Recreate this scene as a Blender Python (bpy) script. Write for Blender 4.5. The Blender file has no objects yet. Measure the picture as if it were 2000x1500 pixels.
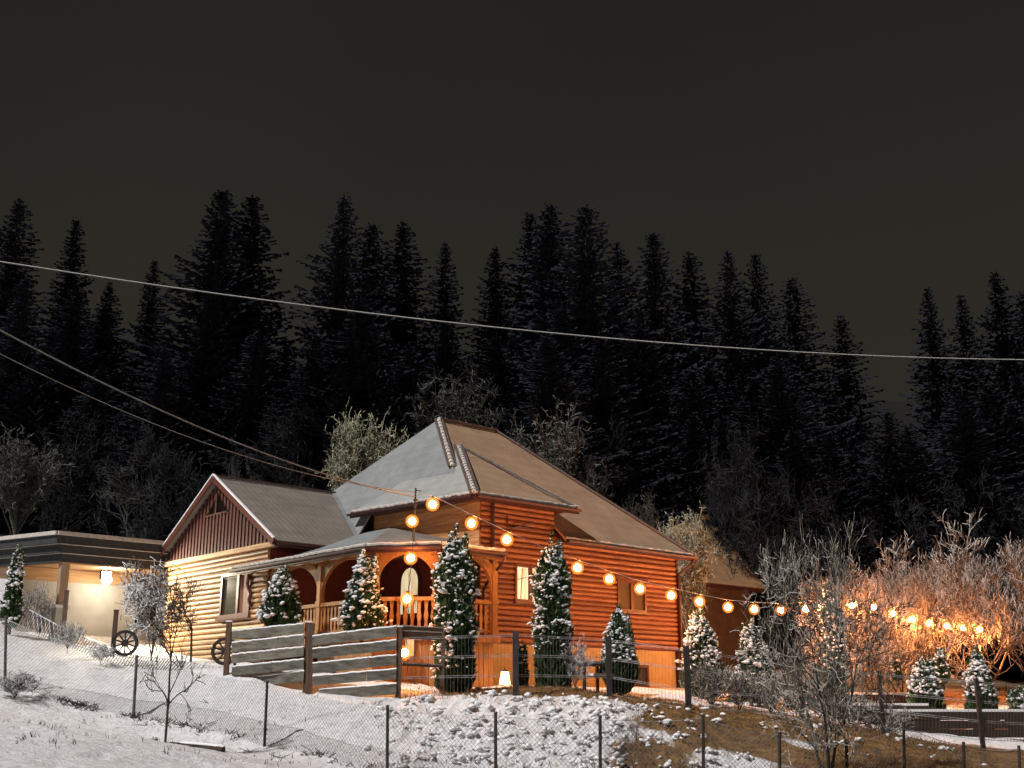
import bpy, math, random
import numpy as np
from mathutils import Vector, Matrix, noise
random.seed(7); np.random.seed(7)
R = math.radians
sc = bpy.context.scene
COL = sc.collection

# ------------------------------------------------------------------ camera, sky, sun lamp standing in for a street lamp, exposure
PITCH = math.atan(630 / 2250)
cam = bpy.data.objects.new('camera', bpy.data.cameras.new('camera')); COL.objects.link(cam)
cam.location = (0, 0, 0); cam.rotation_euler = (R(90) + PITCH, 0, 0)
cam.data.sensor_width = 36; cam.data.lens = 2250 / 2000 * 36
cam.data.clip_start = .1; cam.data.clip_end = 3000
sc.camera = cam

HA = math.atan2(2337, 2600)                       # direction of the long log wall
UX, UY = math.cos(HA), math.sin(HA)
C0 = (-0.8386, 30.0)                              # front corner of the tower
def world():
    w = bpy.data.worlds.new("World"); sc.world = w; w.use_nodes = True
    n = w.node_tree.nodes; l = w.node_tree.links; n.clear()
    out = n.new('ShaderNodeOutputWorld'); bg = n.new('ShaderNodeBackground')
    tc = n.new('ShaderNodeTexCoord'); sp = n.new('ShaderNodeSeparateXYZ')
    l.new(tc.outputs['Generated'], sp.inputs[0])
    cr = n.new('ShaderNodeValToRGB'); l.new(sp.outputs['Z'], cr.inputs[0])
    e = cr.color_ramp.elements
    e[0].position = 0; e[0].color = (.024, .0215, .0175, 1)
    e[1].position = .75; e[1].color = (.0145, .0135, .0125, 1)
    k = e.new(.34); k.color = (.0240, .0214, .0172, 1)
    k = e.new(.52); k.color = (.0175, .0162, .0140, 1)
    nz = n.new('ShaderNodeTexNoise'); nz.inputs['Scale'].default_value = 2.2; nz.inputs['Detail'].default_value = 3
    l.new(tc.outputs['Generated'], nz.inputs[0])
    mr = n.new('ShaderNodeMapRange'); mr.inputs[3].default_value = .82; mr.inputs[4].default_value = 1.24
    l.new(nz.outputs[0], mr.inputs[0])
    l.new(cr.outputs[0], bg.inputs['Color']); l.new(mr.outputs[0], bg.inputs['Strength'])
    l.new(bg.outputs[0], out.inputs[0])
world()
SUN_EL = R(48); SUN_AZ = HA - R(3)                # the way the light travels, seen from above
sd = bpy.data.lights.new('sun', 'SUN'); sd.energy = 3.9; sd.angle = R(1.2); sd.color = (1, .97, .955)
so = bpy.data.objects.new('sun', sd); COL.objects.link(so)
trav = Vector((math.cos(SUN_AZ) * math.cos(SUN_EL), math.sin(SUN_AZ) * math.cos(SUN_EL), -math.sin(SUN_EL)))
so.rotation_euler = trav.to_track_quat('-Z', 'Y').to_euler(); so.location = (-20, -10, 30)
vs = sc.view_settings; vs.view_transform = 'Standard'; vs.look = 'None'; vs.exposure = 0; vs.gamma = 1
vs.use_curve_mapping = False

# ------------------------------------------------------------------ helpers
cP, sP = math.cos(PITCH), math.sin(PITCH)
def W(px, py, Y):
    """the world point seen at this pixel of the photograph, Y metres in front"""
    x, y, z = px - 1000, 750 - py, 2250.
    r = (x, z * cP - y * sP, z * sP + y * cP)
    t = Y / r[1]
    return Vector((r[0] * t, Y, r[2] * t))
def HW(u, v, z):                                   # house axes -> world
    return Vector((C0[0] + u * UX - v * UY, C0[1] + u * UY + v * UX, z))

class MB:
    def __init__(s): s.v = []; s.f = []; s.m = []
    def face(s, pts, m=0):
        i = len(s.v); s.v += [tuple(p) for p in pts]; s.f.append(tuple(range(i, i + len(pts)))); s.m.append(m)
    def add(s, V, F, m=0):
        i = len(s.v); s.v += [tuple(p) for p in V]; s.f += [tuple(a + i for a in f) for f in F]; s.m += [m] * len(F)
    def box(s, a, b, m=0):
        x0, y0, z0 = a; x1, y1, z1 = b
        s.add([(x0,y0,z0),(x1,y0,z0),(x1,y1,z0),(x0,y1,z0),(x0,y0,z1),(x1,y0,z1),(x1,y1,z1),(x0,y1,z1)],
              [(0,3,2,1),(4,5,6,7),(0,1,5,4),(1,2,6,5),(2,3,7,6),(3,0,4,7)], m)
    def tube(s, p, q, r0, r1=None, n=6, m=0, cap=True):
        r1 = r0 if r1 is None else r1
        p = Vector(p); q = Vector(q); d = q - p
        if d.length < 1e-6: return
        d.normalize(); a = d.orthogonal().normalized(); b = d.cross(a)
        V = []
        for c, r in ((p, r0), (q, r1)):
            for k in range(n):
                t = 2 * math.pi * k / n; V.append(c + a * math.cos(t) * r + b * math.sin(t) * r)
        F = [(k, (k + 1) % n, n + (k + 1) % n, n + k) for k in range(n)]
        if cap: F += [tuple(range(n - 1, -1, -1)), tuple(range(n, 2 * n))]
        s.add(V, F, m)
    def path(s, pts, r, n=6, m=0):
        for a, b in zip(pts, pts[1:]): s.tube(a, b, r, r, n, m)
    def beam(s, p, q, w, h, m=0):                  # rectangular bar, h measured upward
        p = Vector(p); q = Vector(q); d = (q - p).normalized()
        up = Vector((0, 0, 1))
        if abs(d.z) > .95: up = Vector((0, 1, 0))
        a = d.cross(up).normalized(); b = a.cross(d).normalized()
        V = [c + a * i * w / 2 + b * j * h / 2 for c in (p, q) for i, j in ((-1,-1),(1,-1),(1,1),(-1,1))]
        s.add(V, [(0,1,2,3),(7,6,5,4),(0,4,5,1),(1,5,6,2),(2,6,7,3),(3,7,4,0)], m)
    def slab(s, pts, th, m=0):                     # polygon thickened downwards
        n = len(pts); V = [Vector(p) for p in pts]; B = [Vector(p) - Vector((0, 0, th)) for p in pts]
        F = [tuple(range(n)), tuple(range(2 * n - 1, n - 1, -1))] + [(k, n + k, n + (k + 1) % n, (k + 1) % n) for k in range(n)]
        s.add(V + B, F, m)
    def build(s, name, mats, parent=None, smooth=False, off=None, kind=None, label=None):
        me = bpy.data.meshes.new(name); 
        V = s.v if off is None else [(x - off[0], y - off[1], z - off[2]) for x, y, z in s.v]
        me.from_pydata(V, [], s.f); me.validate()
        if not isinstance(mats, (list, tuple)): mats = [mats]
        for m in mats: me.materials.append(m)
        if len(mats) > 1 and len(me.polygons) == len(s.m): me.polygons.foreach_set('material_index', s.m)
        if smooth: me.polygons.foreach_set('use_smooth', [True] * len(me.polygons))
        o = bpy.data.objects.new(name, me); COL.objects.link(o)
        if parent: o.parent = parent
        if kind: o['kind'] = kind
        if label: o['label'] = label
        return o

def tag(o, label, cat=None, group=None, kind=None):
    o['label'] = label
    if cat: o['category'] = cat
    if group: o['group'] = group
    if kind: o['kind'] = kind
    return o
def thing(name, label, cat, loc, rz=0, group=None):
    o = bpy.data.objects.new(name, None); COL.objects.link(o); o.empty_display_size = .2
    o.location = loc; o.rotation_euler = (0, 0, rz)
    return tag(o, label, cat, group)
def copy_tree(o, parent=None):
    c = o.copy(); COL.objects.link(c); c.parent = parent
    for ch in list(o.children): copy_tree(ch, c)
    return c

# ------------------------------------------------------------------ materials
def nt(name):
    m = bpy.data.materials.new(name); m.use_nodes = True
    t = m.node_tree; b = t.nodes['Principled BSDF']
    return m, t.nodes, t.links, b
def mat(name, col, rough=.7, scale=6., var=.25, bump=.0, bscale=None, spec=.3, metal=0, stretch=(1,1,1), rnd=0., detail=5):
    m, n, l, b = nt(name)
    tc = n.new('ShaderNodeTexCoord'); mp = n.new('ShaderNodeMapping'); mp.inputs['Scale'].default_value = stretch
    l.new(tc.outputs['Object'], mp.inputs[0])
    nz = n.new('ShaderNodeTexNoise'); nz.inputs['Scale'].default_value = scale; nz.inputs['Detail'].default_value = detail
    l.new(mp.outputs[0], nz.inputs[0])
    mr = n.new('ShaderNodeMapRange'); mr.inputs[1].default_value = .3; mr.inputs[2].default_value = .7
    mr.inputs[3].default_value = 1 - var; mr.inputs[4].default_value = 1 + var
    l.new(nz.outputs[0], mr.inputs[0])
    val = mr.outputs[0]
    if rnd:
        oi = n.new('ShaderNodeObjectInfo'); m2 = n.new('ShaderNodeMapRange'); m2.inputs[3].default_value = 1 - rnd; m2.inputs[4].default_value = 1 + rnd
        l.new(oi.outputs['Random'], m2.inputs[0]); mu = n.new('ShaderNodeMath'); mu.operation = 'MULTIPLY'
        l.new(val, mu.inputs[0]); l.new(m2.outputs[0], mu.inputs[1]); val = mu.outputs[0]
    vm = n.new('ShaderNodeVectorMath'); vm.operation = 'SCALE'; vm.inputs[0].default_value = col[:3]
    l.new(val, vm.inputs['Scale']); l.new(vm.outputs[0], b.inputs['Base Color'])
    b.inputs['Roughness'].default_value = rough; b.inputs['Specular IOR Level'].default_value = spec; b.inputs['Metallic'].default_value = metal
    if bump:
        nb = n.new('ShaderNodeTexNoise'); nb.inputs['Scale'].default_value = bscale or scale * 3; nb.inputs['Detail'].default_value = 6
        l.new(mp.outputs[0], nb.inputs[0]); bp = n.new('ShaderNodeBump'); bp.inputs['Strength'].default_value = bump; bp.inputs['Distance'].default_value = .03
        l.new(nb.outputs[0], bp.inputs['Height']); l.new(bp.outputs[0], b.inputs['Normal'])
    return m
def snowy(name, col, snow=(.78,.79,.8), lo=.05, hi=.45, scale=8., var=.3, amount=.25, rough=.8):
    """bark, leaves or timber with snow lying on the faces that look upwards"""
    m, n, l, b = nt(name)
    ge = n.new('ShaderNodeNewGeometry'); sp = n.new('ShaderNodeSeparateXYZ'); l.new(ge.outputs['Normal'], sp.inputs[0])
    nz = n.new('ShaderNodeTexNoise'); nz.inputs['Scale'].default_value = scale; nz.inputs['Detail'].default_value = 4
    tc = n.new('ShaderNodeTexCoord'); l.new(tc.outputs['Object'], nz.inputs[0])
    ad = n.new('ShaderNodeMath'); ad.operation = 'MULTIPLY_ADD'; l.new(nz.outputs[0], ad.inputs[0]); ad.inputs[1].default_value = amount * 2; ad.inputs[2].default_value = -amount
    a2 = n.new('ShaderNodeMath'); a2.operation = 'ADD'; l.new(sp.outputs['Z'], a2.inputs[0]); l.new(ad.outputs[0], a2.inputs[1])
    mr = n.new('ShaderNodeMapRange'); mr.inputs[1].default_value = lo; mr.inputs[2].default_value = hi; l.new(a2.outputs[0], mr.inputs[0])
    m2 = n.new('ShaderNodeMapRange'); m2.inputs[3].default_value = 1 - var; m2.inputs[4].default_value = 1 + var; l.new(nz.outputs[0], m2.inputs[0])
    vm = n.new('ShaderNodeVectorMath'); vm.operation = 'SCALE'; vm.inputs[0].default_value = col[:3]; l.new(m2.outputs[0], vm.inputs['Scale'])
    mx = n.new('ShaderNodeMix'); mx.data_type = 'RGBA'; l.new(mr.outputs[0], mx.inputs['Factor'])
    l.new(vm.outputs[0], mx.inputs['A']); mx.inputs['B'].default_value = (*snow, 1)
    l.new(mx.outputs['Result'], b.inputs['Base Color']); b.inputs['Roughness'].default_value = rough; b.inputs['Specular IOR Level'].default_value = .15
    return m
def emit(name, col, strength):
    m, n, l, b = nt(name)
    b.inputs['Base Color'].default_value = (*[min(1, c) for c in col], 1)
    b.inputs['Emission Color'].default_value = (*col, 1); b.inputs['Emission Strength'].default_value = strength
    return m

def wood_log(name, stretch, dk, lt):
    m, n, l, b = nt(name)
    tc = n.new('ShaderNodeTexCoord'); mp = n.new('ShaderNodeMapping'); mp.inputs['Scale'].default_value = stretch
    l.new(tc.outputs['Object'], mp.inputs[0])
    nz = n.new('ShaderNodeTexNoise'); nz.inputs['Scale'].default_value = 3.; nz.inputs['Detail'].default_value = 6; nz.inputs['Roughness'].default_value = .65
    l.new(mp.outputs[0], nz.inputs[0])
    cr = n.new('ShaderNodeValToRGB'); e = cr.color_ramp.elements
    e[0].position = .32; e[0].color = (*dk, 1); e[1].position = .68; e[1].color = (*lt, 1)
    l.new(nz.outputs[0], cr.inputs[0])
    # knots
    vo = n.new('ShaderNodeTexVoronoi'); vo.inputs['Scale'].default_value = 2.1
    mp2 = n.new('ShaderNodeMapping'); mp2.inputs['Scale'].default_value = (1, 1, 2.3); l.new(tc.outputs['Object'], mp2.inputs[0]); l.new(mp2.outputs[0], vo.inputs[0])
    mk = n.new('ShaderNodeMapRange'); mk.inputs[1].default_value = .05; mk.inputs[2].default_value = .13; l.new(vo.outputs['Distance'], mk.inputs[0])
    mk.inputs[3].default_value = .35; mk.inputs[4].default_value = 1
    oi = n.new('ShaderNodeObjectInfo'); m2 = n.new('ShaderNodeMapRange'); m2.inputs[3].default_value = .66; m2.inputs[4].default_value = 1.18
    l.new(oi.outputs['Random'], m2.inputs[0])
    mu = n.new('ShaderNodeMath'); mu.operation = 'MULTIPLY'; l.new(mk.outputs[0], mu.inputs[0]); l.new(m2.outputs[0], mu.inputs[1])
    vm = n.new('ShaderNodeVectorMath'); vm.operation = 'SCALE'; l.new(cr.outputs[0], vm.inputs[0]); l.new(mu.outputs[0], vm.inputs['Scale'])
    l.new(vm.outputs[0], b.inputs['Base Color']); b.inputs['Roughness'].default_value = .5
    bp = n.new('ShaderNodeBump'); bp.inputs['Strength'].default_value = .4; bp.inputs['Distance'].default_value = .02; l.new(nz.outputs[0], bp.inputs['Height']); l.new(bp.outputs[0], b.inputs['Normal'])
    return m

def roof_mat(name, tile, snow, cover, ax):
    """metal tile with a thin, uneven cover of snow; the pressed rows of tiles show through it"""
    m, n, l, b = nt(name)
    tc = n.new('ShaderNodeTexCoord')
    nz = n.new('ShaderNodeTexNoise'); nz.inputs['Scale'].default_value = 1.3; nz.inputs['Detail'].default_value = 8; nz.inputs['Roughness'].default_value = .7
    l.new(tc.outputs['Object'], nz.inputs[0])
    fine = n.new('ShaderNodeTexNoise'); fine.inputs['Scale'].default_value = 28; fine.inputs['Detail'].default_value = 4; l.new(tc.outputs['Object'], fine.inputs[0])
    sp = n.new('ShaderNodeSeparateXYZ'); l.new(tc.outputs['Object'], sp.inputs[0])
    row = n.new('ShaderNodeMath'); row.operation = 'MULTIPLY'; row.inputs[1].default_value = 3.6; l.new(sp.outputs['Z'], row.inputs[0])
    fr = n.new('ShaderNodeMath'); fr.operation = 'FRACT'; l.new(row.outputs[0], fr.inputs[0])
    cl = n.new('ShaderNodeMath'); cl.operation = 'MULTIPLY'; cl.inputs[1].default_value = 33.; l.new(sp.outputs[ax], cl.inputs[0])
    si = n.new('ShaderNodeMath'); si.operation = 'SINE'; l.new(cl.outputs[0], si.inputs[0])
    # cover = noise + row step
    s1 = n.new('ShaderNodeMath'); s1.operation = 'MULTIPLY_ADD'; l.new(fr.outputs[0], s1.inputs[0]); s1.inputs[1].default_value = -.10; l.new(nz.outputs[0], s1.inputs[2])
    s2 = n.new('ShaderNodeMath'); s2.operation = 'MULTIPLY_ADD'; l.new(fine.outputs[0], s2.inputs[0]); s2.inputs[1].default_value = .35; l.new(s1.outputs[0], s2.inputs[2])
    mr = n.new('ShaderNodeMapRange'); mr.inputs[1].default_value = .35; mr.inputs[2].default_value = .9
    mr.inputs[3].default_value = cover - .18; mr.inputs[4].default_value = cover + .18; l.new(s2.outputs[0], mr.inputs[0])
    mx = n.new('ShaderNodeMix'); mx.data_type = 'RGBA'; l.new(mr.outputs[0], mx.inputs['Factor']); mx.inputs['A'].default_value = (*tile, 1); mx.inputs['B'].default_value = (*snow, 1)
    l.new(mx.outputs['Result'], b.inputs['Base Color']); b.inputs['Roughness'].default_value = .75; b.inputs['Specular IOR Level'].default_value = .2
    hh = n.new('ShaderNodeMath'); hh.operation = 'MULTIPLY_ADD'; l.new(si.outputs[0], hh.inputs[0]); hh.inputs[1].default_value = .25; l.new(fr.outputs[0], hh.inputs[2])
    h2 = n.new('ShaderNodeMath'); h2.operation = 'MULTIPLY_ADD'; l.new(fine.outputs[0], h2.inputs[0]); h2.inputs[1].default_value = 1.2; l.new(hh.outputs[0], h2.inputs[2])
    bp = n.new('ShaderNodeBump'); bp.inputs['Strength'].default_value = .5; bp.inputs['Distance'].default_value = .018
    l.new(h2.outputs[0], bp.inputs['Height']); l.new(bp.outputs[0], b.inputs['Normal'])
    return m

M = {}
M['log_u'] = wood_log('red_varnished_log_wood', (.5, 3, 7), (.125, .032, .012), (.31, .112, .038))
M['log_v'] = wood_log('log_wood_lamp_light_tint', (3, .5, 7), (.27, .115, .04), (.56, .33, .14))  # same logs, the carport lamp's pale yellow light put into the colour
M['timber'] = mat('carved_timber', (.34, .155, .052), .55, 5, .3, .3, 30, stretch=(1,1,.4), rnd=.12)
M['board'] = mat('basement_boards', (.34, .16, .055), .6, 4, .25, .2, 20, stretch=(6,6,.5), rnd=.15)
M['gable'] = mat('brown_gable_sheet', (.085, .030, .024), .5, 3, .2, .1, 20)  # brown sheet, darkened so its colour holds the shade on the gable
M['render'] = mat('beige_render', (.42, .30, .14), .85, 5, .10, .3, 90)
M['white_render'] = mat('pale_render', (.42, .41, .37), .85, 2.5, .10, .15, 60)
M['fascia'] = mat('dark_brown_metal', (.06, .022, .018), .4, 5, .2, spec=.5)
M['frame'] = mat('dark_red_window_frame', (.11, .035, .024), .4, 8, .2)
M['porch_in'] = mat('red_brown_porch_wall', (.17, .036, .024), .6, 5, .25, stretch=(1,1,6))
M['roof_l'] = roof_mat('snowy_tiles_cool_light_tint', (.05, .05, .05), (.35, .37, .37), .55, 'Y')  # cool, weak light tinted into the snow of the left slopes
M['roof_t'] = roof_mat('pale_snow_over_tower_tiles', (.06, .058, .055), (.46, .47, .45), .56, 'Y')  # lighter copy of the left-slope snow, to part the roof planes
M['roof_r'] = roof_mat('snowy_tiles_warm_light_tint', (.17, .085, .045), (.60, .42, .28), .42, 'X')  # warm lamp light tinted into tiles and snow of the right slopes
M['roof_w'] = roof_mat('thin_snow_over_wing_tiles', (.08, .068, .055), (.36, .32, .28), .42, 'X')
M['snow'] = mat('snow', (.78, .78, .79), .8, 14, .07, .4, 40, spec=.2)
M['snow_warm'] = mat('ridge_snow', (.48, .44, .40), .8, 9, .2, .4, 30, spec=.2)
M['ridge'] = mat('ridge_metal', (.12, .09, .08), .5, 12, .3)
M['porchpost'] = mat('carport_post_wood', (.34, .25, .17), .7, 4, .25, stretch=(6,6,.5))
M['darkplank'] = mat('dark_brown_plank', (.028, .016, .011), .8, 6, .3)  # very dark brown timber
M['void'] = mat('dark_vent_opening', (.008, .006, .005), 1, 6, .3, spec=0)
M['slate'] = mat('carport_fascia', (.035, .037, .040), .6, 8, .3)
M['ceiling'] = mat('carport_ceiling_wood', (.45, .27, .13), .6, 3, .2, stretch=(.5,8,8))
M['plank'] = mat('weathered_fence_plank', (.125, .115, .092), .85, 3, .45, .6, 14, stretch=(1,1,5), rnd=.22)
M['post'] = mat('fence_post_wood', (.10, .06, .04), .8, 7, .35, .4, stretch=(5,5,.6), rnd=.15)
M['iron'] = mat('dark_iron', (.035, .03, .028), .6, 12, .4, rnd=.2)
M['steel'] = mat('grey_steel_post', (.10, .095, .09), .6, 12, .4, rnd=.2)
M['wire'] = mat('galvanised_wire', (.16, .155, .15), .55, 12, .2)
M['snowwire'] = snowy('snow_on_wire', (.12, .11, .10), lo=-.1, hi=.3)
M['cable'] = snowy('frosted_cable', (.07, .065, .06), snow=(.42, .41, .39), lo=-.55, hi=.2, scale=3, amount=.6)
M['bark'] = mat('dark_bark', (.055, .040, .030), .9, 12, .4, .5, 40, stretch=(1,1,.3))
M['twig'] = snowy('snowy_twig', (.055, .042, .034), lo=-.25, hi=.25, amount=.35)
M['twig_dim'] = snowy('dimmed_frost_twig', (.035, .03, .026), snow=(.095, .10, .09), lo=-.1, hi=.5, amount=.5)  # white frost darkened for the weak light at the wood
M['twig_dimmed'] = snowy('dimmed_snow_twig', (.04, .033, .026), snow=(.50, .47, .41), lo=-.1, hi=.5, amount=.45)  # snow colour darkened to stand for lamp light falling off
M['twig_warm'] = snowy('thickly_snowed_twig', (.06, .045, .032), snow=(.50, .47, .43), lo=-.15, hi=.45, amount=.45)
M['twig_faint'] = snowy('near_dark_frost_twig', (.010, .010, .012), snow=(.034, .036, .040), lo=0, hi=.6, amount=.5)  # frost painted nearly black, standing for the unlit wood
M['twig_mid'] = snowy('half_dimmed_frost_twig', (.035, .03, .026), snow=(.17, .175, .15), lo=-.1, hi=.5, amount=.6)  # frost half darkened, for trees that catch a little light
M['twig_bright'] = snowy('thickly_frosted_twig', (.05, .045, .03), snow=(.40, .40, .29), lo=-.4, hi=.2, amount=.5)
M['thuja'] = snowy('frosted_thuja_foliage', (.030, .055, .020), snow=(.30, .32, .16), lo=.0, hi=.75, scale=4, var=.5, amount=.5)
M['thuja_core'] = mat('thuja_core_twigs', (.030, .040, .020), .9, 6, .3, spec=.1)  # dark core that keeps the crown from being see-through
M['needle'] = mat('spruce_needles', (.018, .0195, .026), .95, .5, .2, spec=0, rnd=.25)
M['fartrunk'] = mat('spruce_bark', (.03, .025, .022), .95, 3, .3)
M['glass_dark'] = mat('unlit_window_glass', (.05, .045, .03), .12, 2, .3, spec=.6)
M['curtain_dim'] = mat('dull_curtain', (.10, .07, .035), .8, 4, .3, stretch=(14,14,.5))
M['lit'] = None
M['rubble'] = mat('dead_grass', (.13, .085, .045), .9, 8, .4)
M['cord'] = mat('black_cord', (.02, .018, .016), .6, 10, .2)

def lit_window():
    m, n, l, b = nt('curtained_lit_window')
    tc = n.new('ShaderNodeTexCoord'); mp = n.new('ShaderNodeMapping'); mp.inputs['Scale'].default_value = (16, 16, 1.2); l.new(tc.outputs['Object'], mp.inputs[0])
    nz = n.new('ShaderNodeTexNoise'); nz.inputs['Scale'].default_value = 1; nz.inputs['Detail'].default_value = 3; l.new(mp.outputs[0], nz.inputs[0])
    cr = n.new('ShaderNodeValToRGB'); e = cr.color_ramp.elements
    e[0].position = .35; e[0].color = (.62, .40, .17, 1); e[1].position = .6; e[1].color = (.95, .83, .55, 1)
    l.new(nz.outputs[0], cr.inputs[0]); l.new(cr.outputs[0], b.inputs['Emission Color']); b.inputs['Emission Strength'].default_value = .85
    b.inputs['Base Color'].default_value = (.5, .45, .35, 1)
    return m
M['lit'] = lit_window()
M['filament'] = emit('bulb_filament_glow', (1, .40, .125), 900)
M['filament_low'] = emit('bulb_filament_glow_soft', (1, .40, .125), 420)
M['filament_high'] = emit('bulb_filament_glow_strong', (1, .35, .105), 3000)
M['flood'] = emit('floodlight_glow', (1, .90, .72), 60)
M['lantern'] = emit('lantern_glow', (1, .62, .28), 5)
def amber():  # see-through glowing shell imitating the soft halo around a bulb
    m, n, l, b = nt('bulb_halo_shell')
    out = [x for x in n if x.type == 'OUTPUT_MATERIAL'][0]; n.remove(b)
    tr = n.new('ShaderNodeBsdfTransparent'); tr.inputs[0].default_value = (1, .93, .85, 1)
    em = n.new('ShaderNodeEmission'); em.inputs[0].default_value = (1, .30, .05, 1); em.inputs[1].default_value = 2.6
    ad = n.new('ShaderNodeMixShader'); lw = n.new('ShaderNodeLayerWeight'); lw.inputs[0].default_value = .5
    mr = n.new('ShaderNodeMapRange'); mr.inputs[1].default_value = .0; mr.inputs[2].default_value = .50; mr.inputs[3].default_value = .60; mr.inputs[4].default_value = .0; mr.interpolation_type = 'SMOOTHSTEP'
    l.new(lw.outputs['Facing'], mr.inputs[0]); l.new(mr.outputs[0], ad.inputs[0]); l.new(tr.outputs[0], ad.inputs[1]); l.new(em.outputs[0], ad.inputs[2])
    l.new(ad.outputs[0], out.inputs[0]); return m
M['amber'] = amber()

# ------------------------------------------------------------------ ground
def gp(px, py, Y): p = W(px, py, Y); return (p.x, p.y, p.z)
CP = [(0,0,-1.62),(-14,-4,-1.2),(14,-4,-2.0),(-9,7,-1.1),(0,9,-1.55),(9,9,-1.8),(-60,0,2),(60,0,-3),(0,-50,-2),
      gp(0,1500,14), gp(300,1500,16), gp(600,1500,20), gp(12,1337,27), gp(262,1407,26), gp(130,1372,26.5), gp(400,1440,24.5), gp(517,1474,23.5),
      gp(120,1420,20), gp(300,1440,20), (-2.3,21.5,-1.35),(-.4,20.5,-1.45),(1.6,20,-1.5),(3.6,20,-1.55),(7,20.5,-1.6),(11,21,-1.7),(18,22,-1.9),
      gp(445,1306,27.3), gp(600,1345,25.8), gp(780,1366,25), gp(700,1358,25.4), gp(1007,1358,25), gp(1190,1360,26), gp(1340,1386,25.5),
      gp(1000,1405,23.2), gp(700,1420,23.6), gp(600,1410,24), gp(1190,1400,23.6), gp(1400,1440,23), gp(1560,1430,24), gp(1750,1456,25), gp(1900,1470,25.5),
      gp(400,1311,28.6), gp(262,1292,31), gp(130,1276,32), gp(0,1240,32.5), gp(60,1300,30), gp(340,1287,34), gp(200,1259,34.5), gp(60,1245,33.5), gp(-60,1215,34), gp(445,1296,30.5),
      gp(700,1335,27.5), (-.84,30,.5), (4.9,35.2,.5), (1,28.5,.42), (3,29.5,.35), (6.5,33,.3), (-3,33,.7), (1,38,.8), (-6,36,1.35), (-14,44,3.6), (6,45,1.6),
      gp(1800,1414,33), gp(1990,1436,33), gp(1750,1436,29), gp(1900,1452,29), gp(1850,1396,37), gp(1500,1374,33), gp(1700,1398,34), gp(1850,1335,46), gp(1850,1280,62), gp(1500,1320,48), gp(2300,1400,35), gp(2300,1300,60),
      (-32,58,9),(-10,58,7.5),(8,60,6),(22,64,4.5),(-48,80,18),(-15,80,16),(10,82,15),(40,84,9),(-60,110,30),(0,112,30),(60,112,20),(0,150,46),(-80,150,46),(80,150,38),
      (0,230,60),(-200,230,62),(200,230,55),(-200,80,28),(200,80,4),(-200,0,8),(200,0,-6),(0,-200,-6),(-200,-200,-4),(200,-200,-8)]
_P = np.array(CP)
def _phi(r2): return np.sqrt(r2 + 1.5 ** 2)
_n = len(_P); _A = np.zeros((_n + 3, _n + 3))
_d2 = ((_P[:, None, :2] - _P[None, :, :2]) ** 2).sum(-1)
_A[:_n, :_n] = _phi(_d2) - np.eye(_n) * .35; _A[:_n, _n] = 1; _A[:_n, _n+1:] = _P[:, :2]; _A[_n, :_n] = 1; _A[_n+1:, :_n] = _P[:, :2].T
_wt = np.linalg.solve(_A, np.r_[_P[:, 2], 0, 0, 0])
def tzs(X, Y):
    X = np.asarray(X, float).ravel(); Y = np.asarray(Y, float).ravel(); out = np.empty(len(X))
    for i in range(0, len(X), 4000):
        x = X[i:i+4000, None]; y = Y[i:i+4000, None]
        out[i:i+4000] = (_phi((x - _P[:, 0]) ** 2 + (y - _P[:, 1]) ** 2) @ _wt[:_n]) + _wt[_n] + _wt[_n+1] * x[:, 0] + _wt[_n+2] * y[:, 0]
    return out
def sstep(a, b, x): 
    t = min(1, max(0, (x - a) / (b - a))); return t * t * (3 - 2 * t)
def pxof(x, y): return 1000 + x / max(y, 1) * 2337
def rough_amt(x, y):
    """how lumpy the ground is: tussocks on the bank below the wire fence"""
    p = pxof(x, y)
    a = sstep(640, 860, p) * (1 - sstep(1330, 1500, p)) * sstep(18.5, 20.5, y) * (1 - sstep(24.3, 25.2, y))
    return a
def bare_amt(x, y):
    """0 = full snow, 1 = dead grass without snow"""
    p = pxof(x, y)
    a = sstep(1150, 1290, p + (y - 23) * -28) * (1 - sstep(27, 30, y)) * sstep(16, 20, y) * .95
    for (cx, cy, r_) in ((4.1, 21.6, 1.1), (6.6, 20.9, .9), (2.6, 22.6, .5), (8.9, 22.2, .8), (5.6, 23.4, .5)):
        a *= 1 - .85 * math.exp(-((x - cx) ** 2 + 2.2 * (y - cy) ** 2) / r_ ** 2)
    b = sstep(24.3, 25.2, y) * (1 - sstep(26.5, 28.5, y)) * sstep(800, 900, p) * .8
    c = sstep(46, 54, y)
    d = sstep(36, 42, y) * sstep(1400, 1600, p) * .85
    return max(a, b, c, d)
def micro(x, y):
    h = noise.noise(Vector((x * .45, y * .45, 0))) * .12 + noise.noise(Vector((x * 1.3, y * 1.8, 3))) * .055 - max(0, noise.noise(Vector((x * 3.1, y * 3.1, 9))) - .25) * .16
    h *= 1 - .0 * sstep(40, 60, y)
    r = rough_amt(x, y)
    if r > 0:
        n1 = noise.noise(Vector((x * 4.2, y * 4.2, 7))); n2 = noise.noise(Vector((x * 9., y * 9., 1)))
        h += r * (.14 * (1 - abs(n1) * 2) + .075 * n2)
    else: r = 0
    q = bare_amt(x, y)
    if y < 30 and q > .05: h += q * .04 * noise.noise(Vector((x * 7, y * 3, 2)))
    return h
def tz(x, y): return float(tzs([x], [y])[0]) + (micro(x, y) if -20 < x < 20 and 8 < y < 50 else 0)

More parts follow.
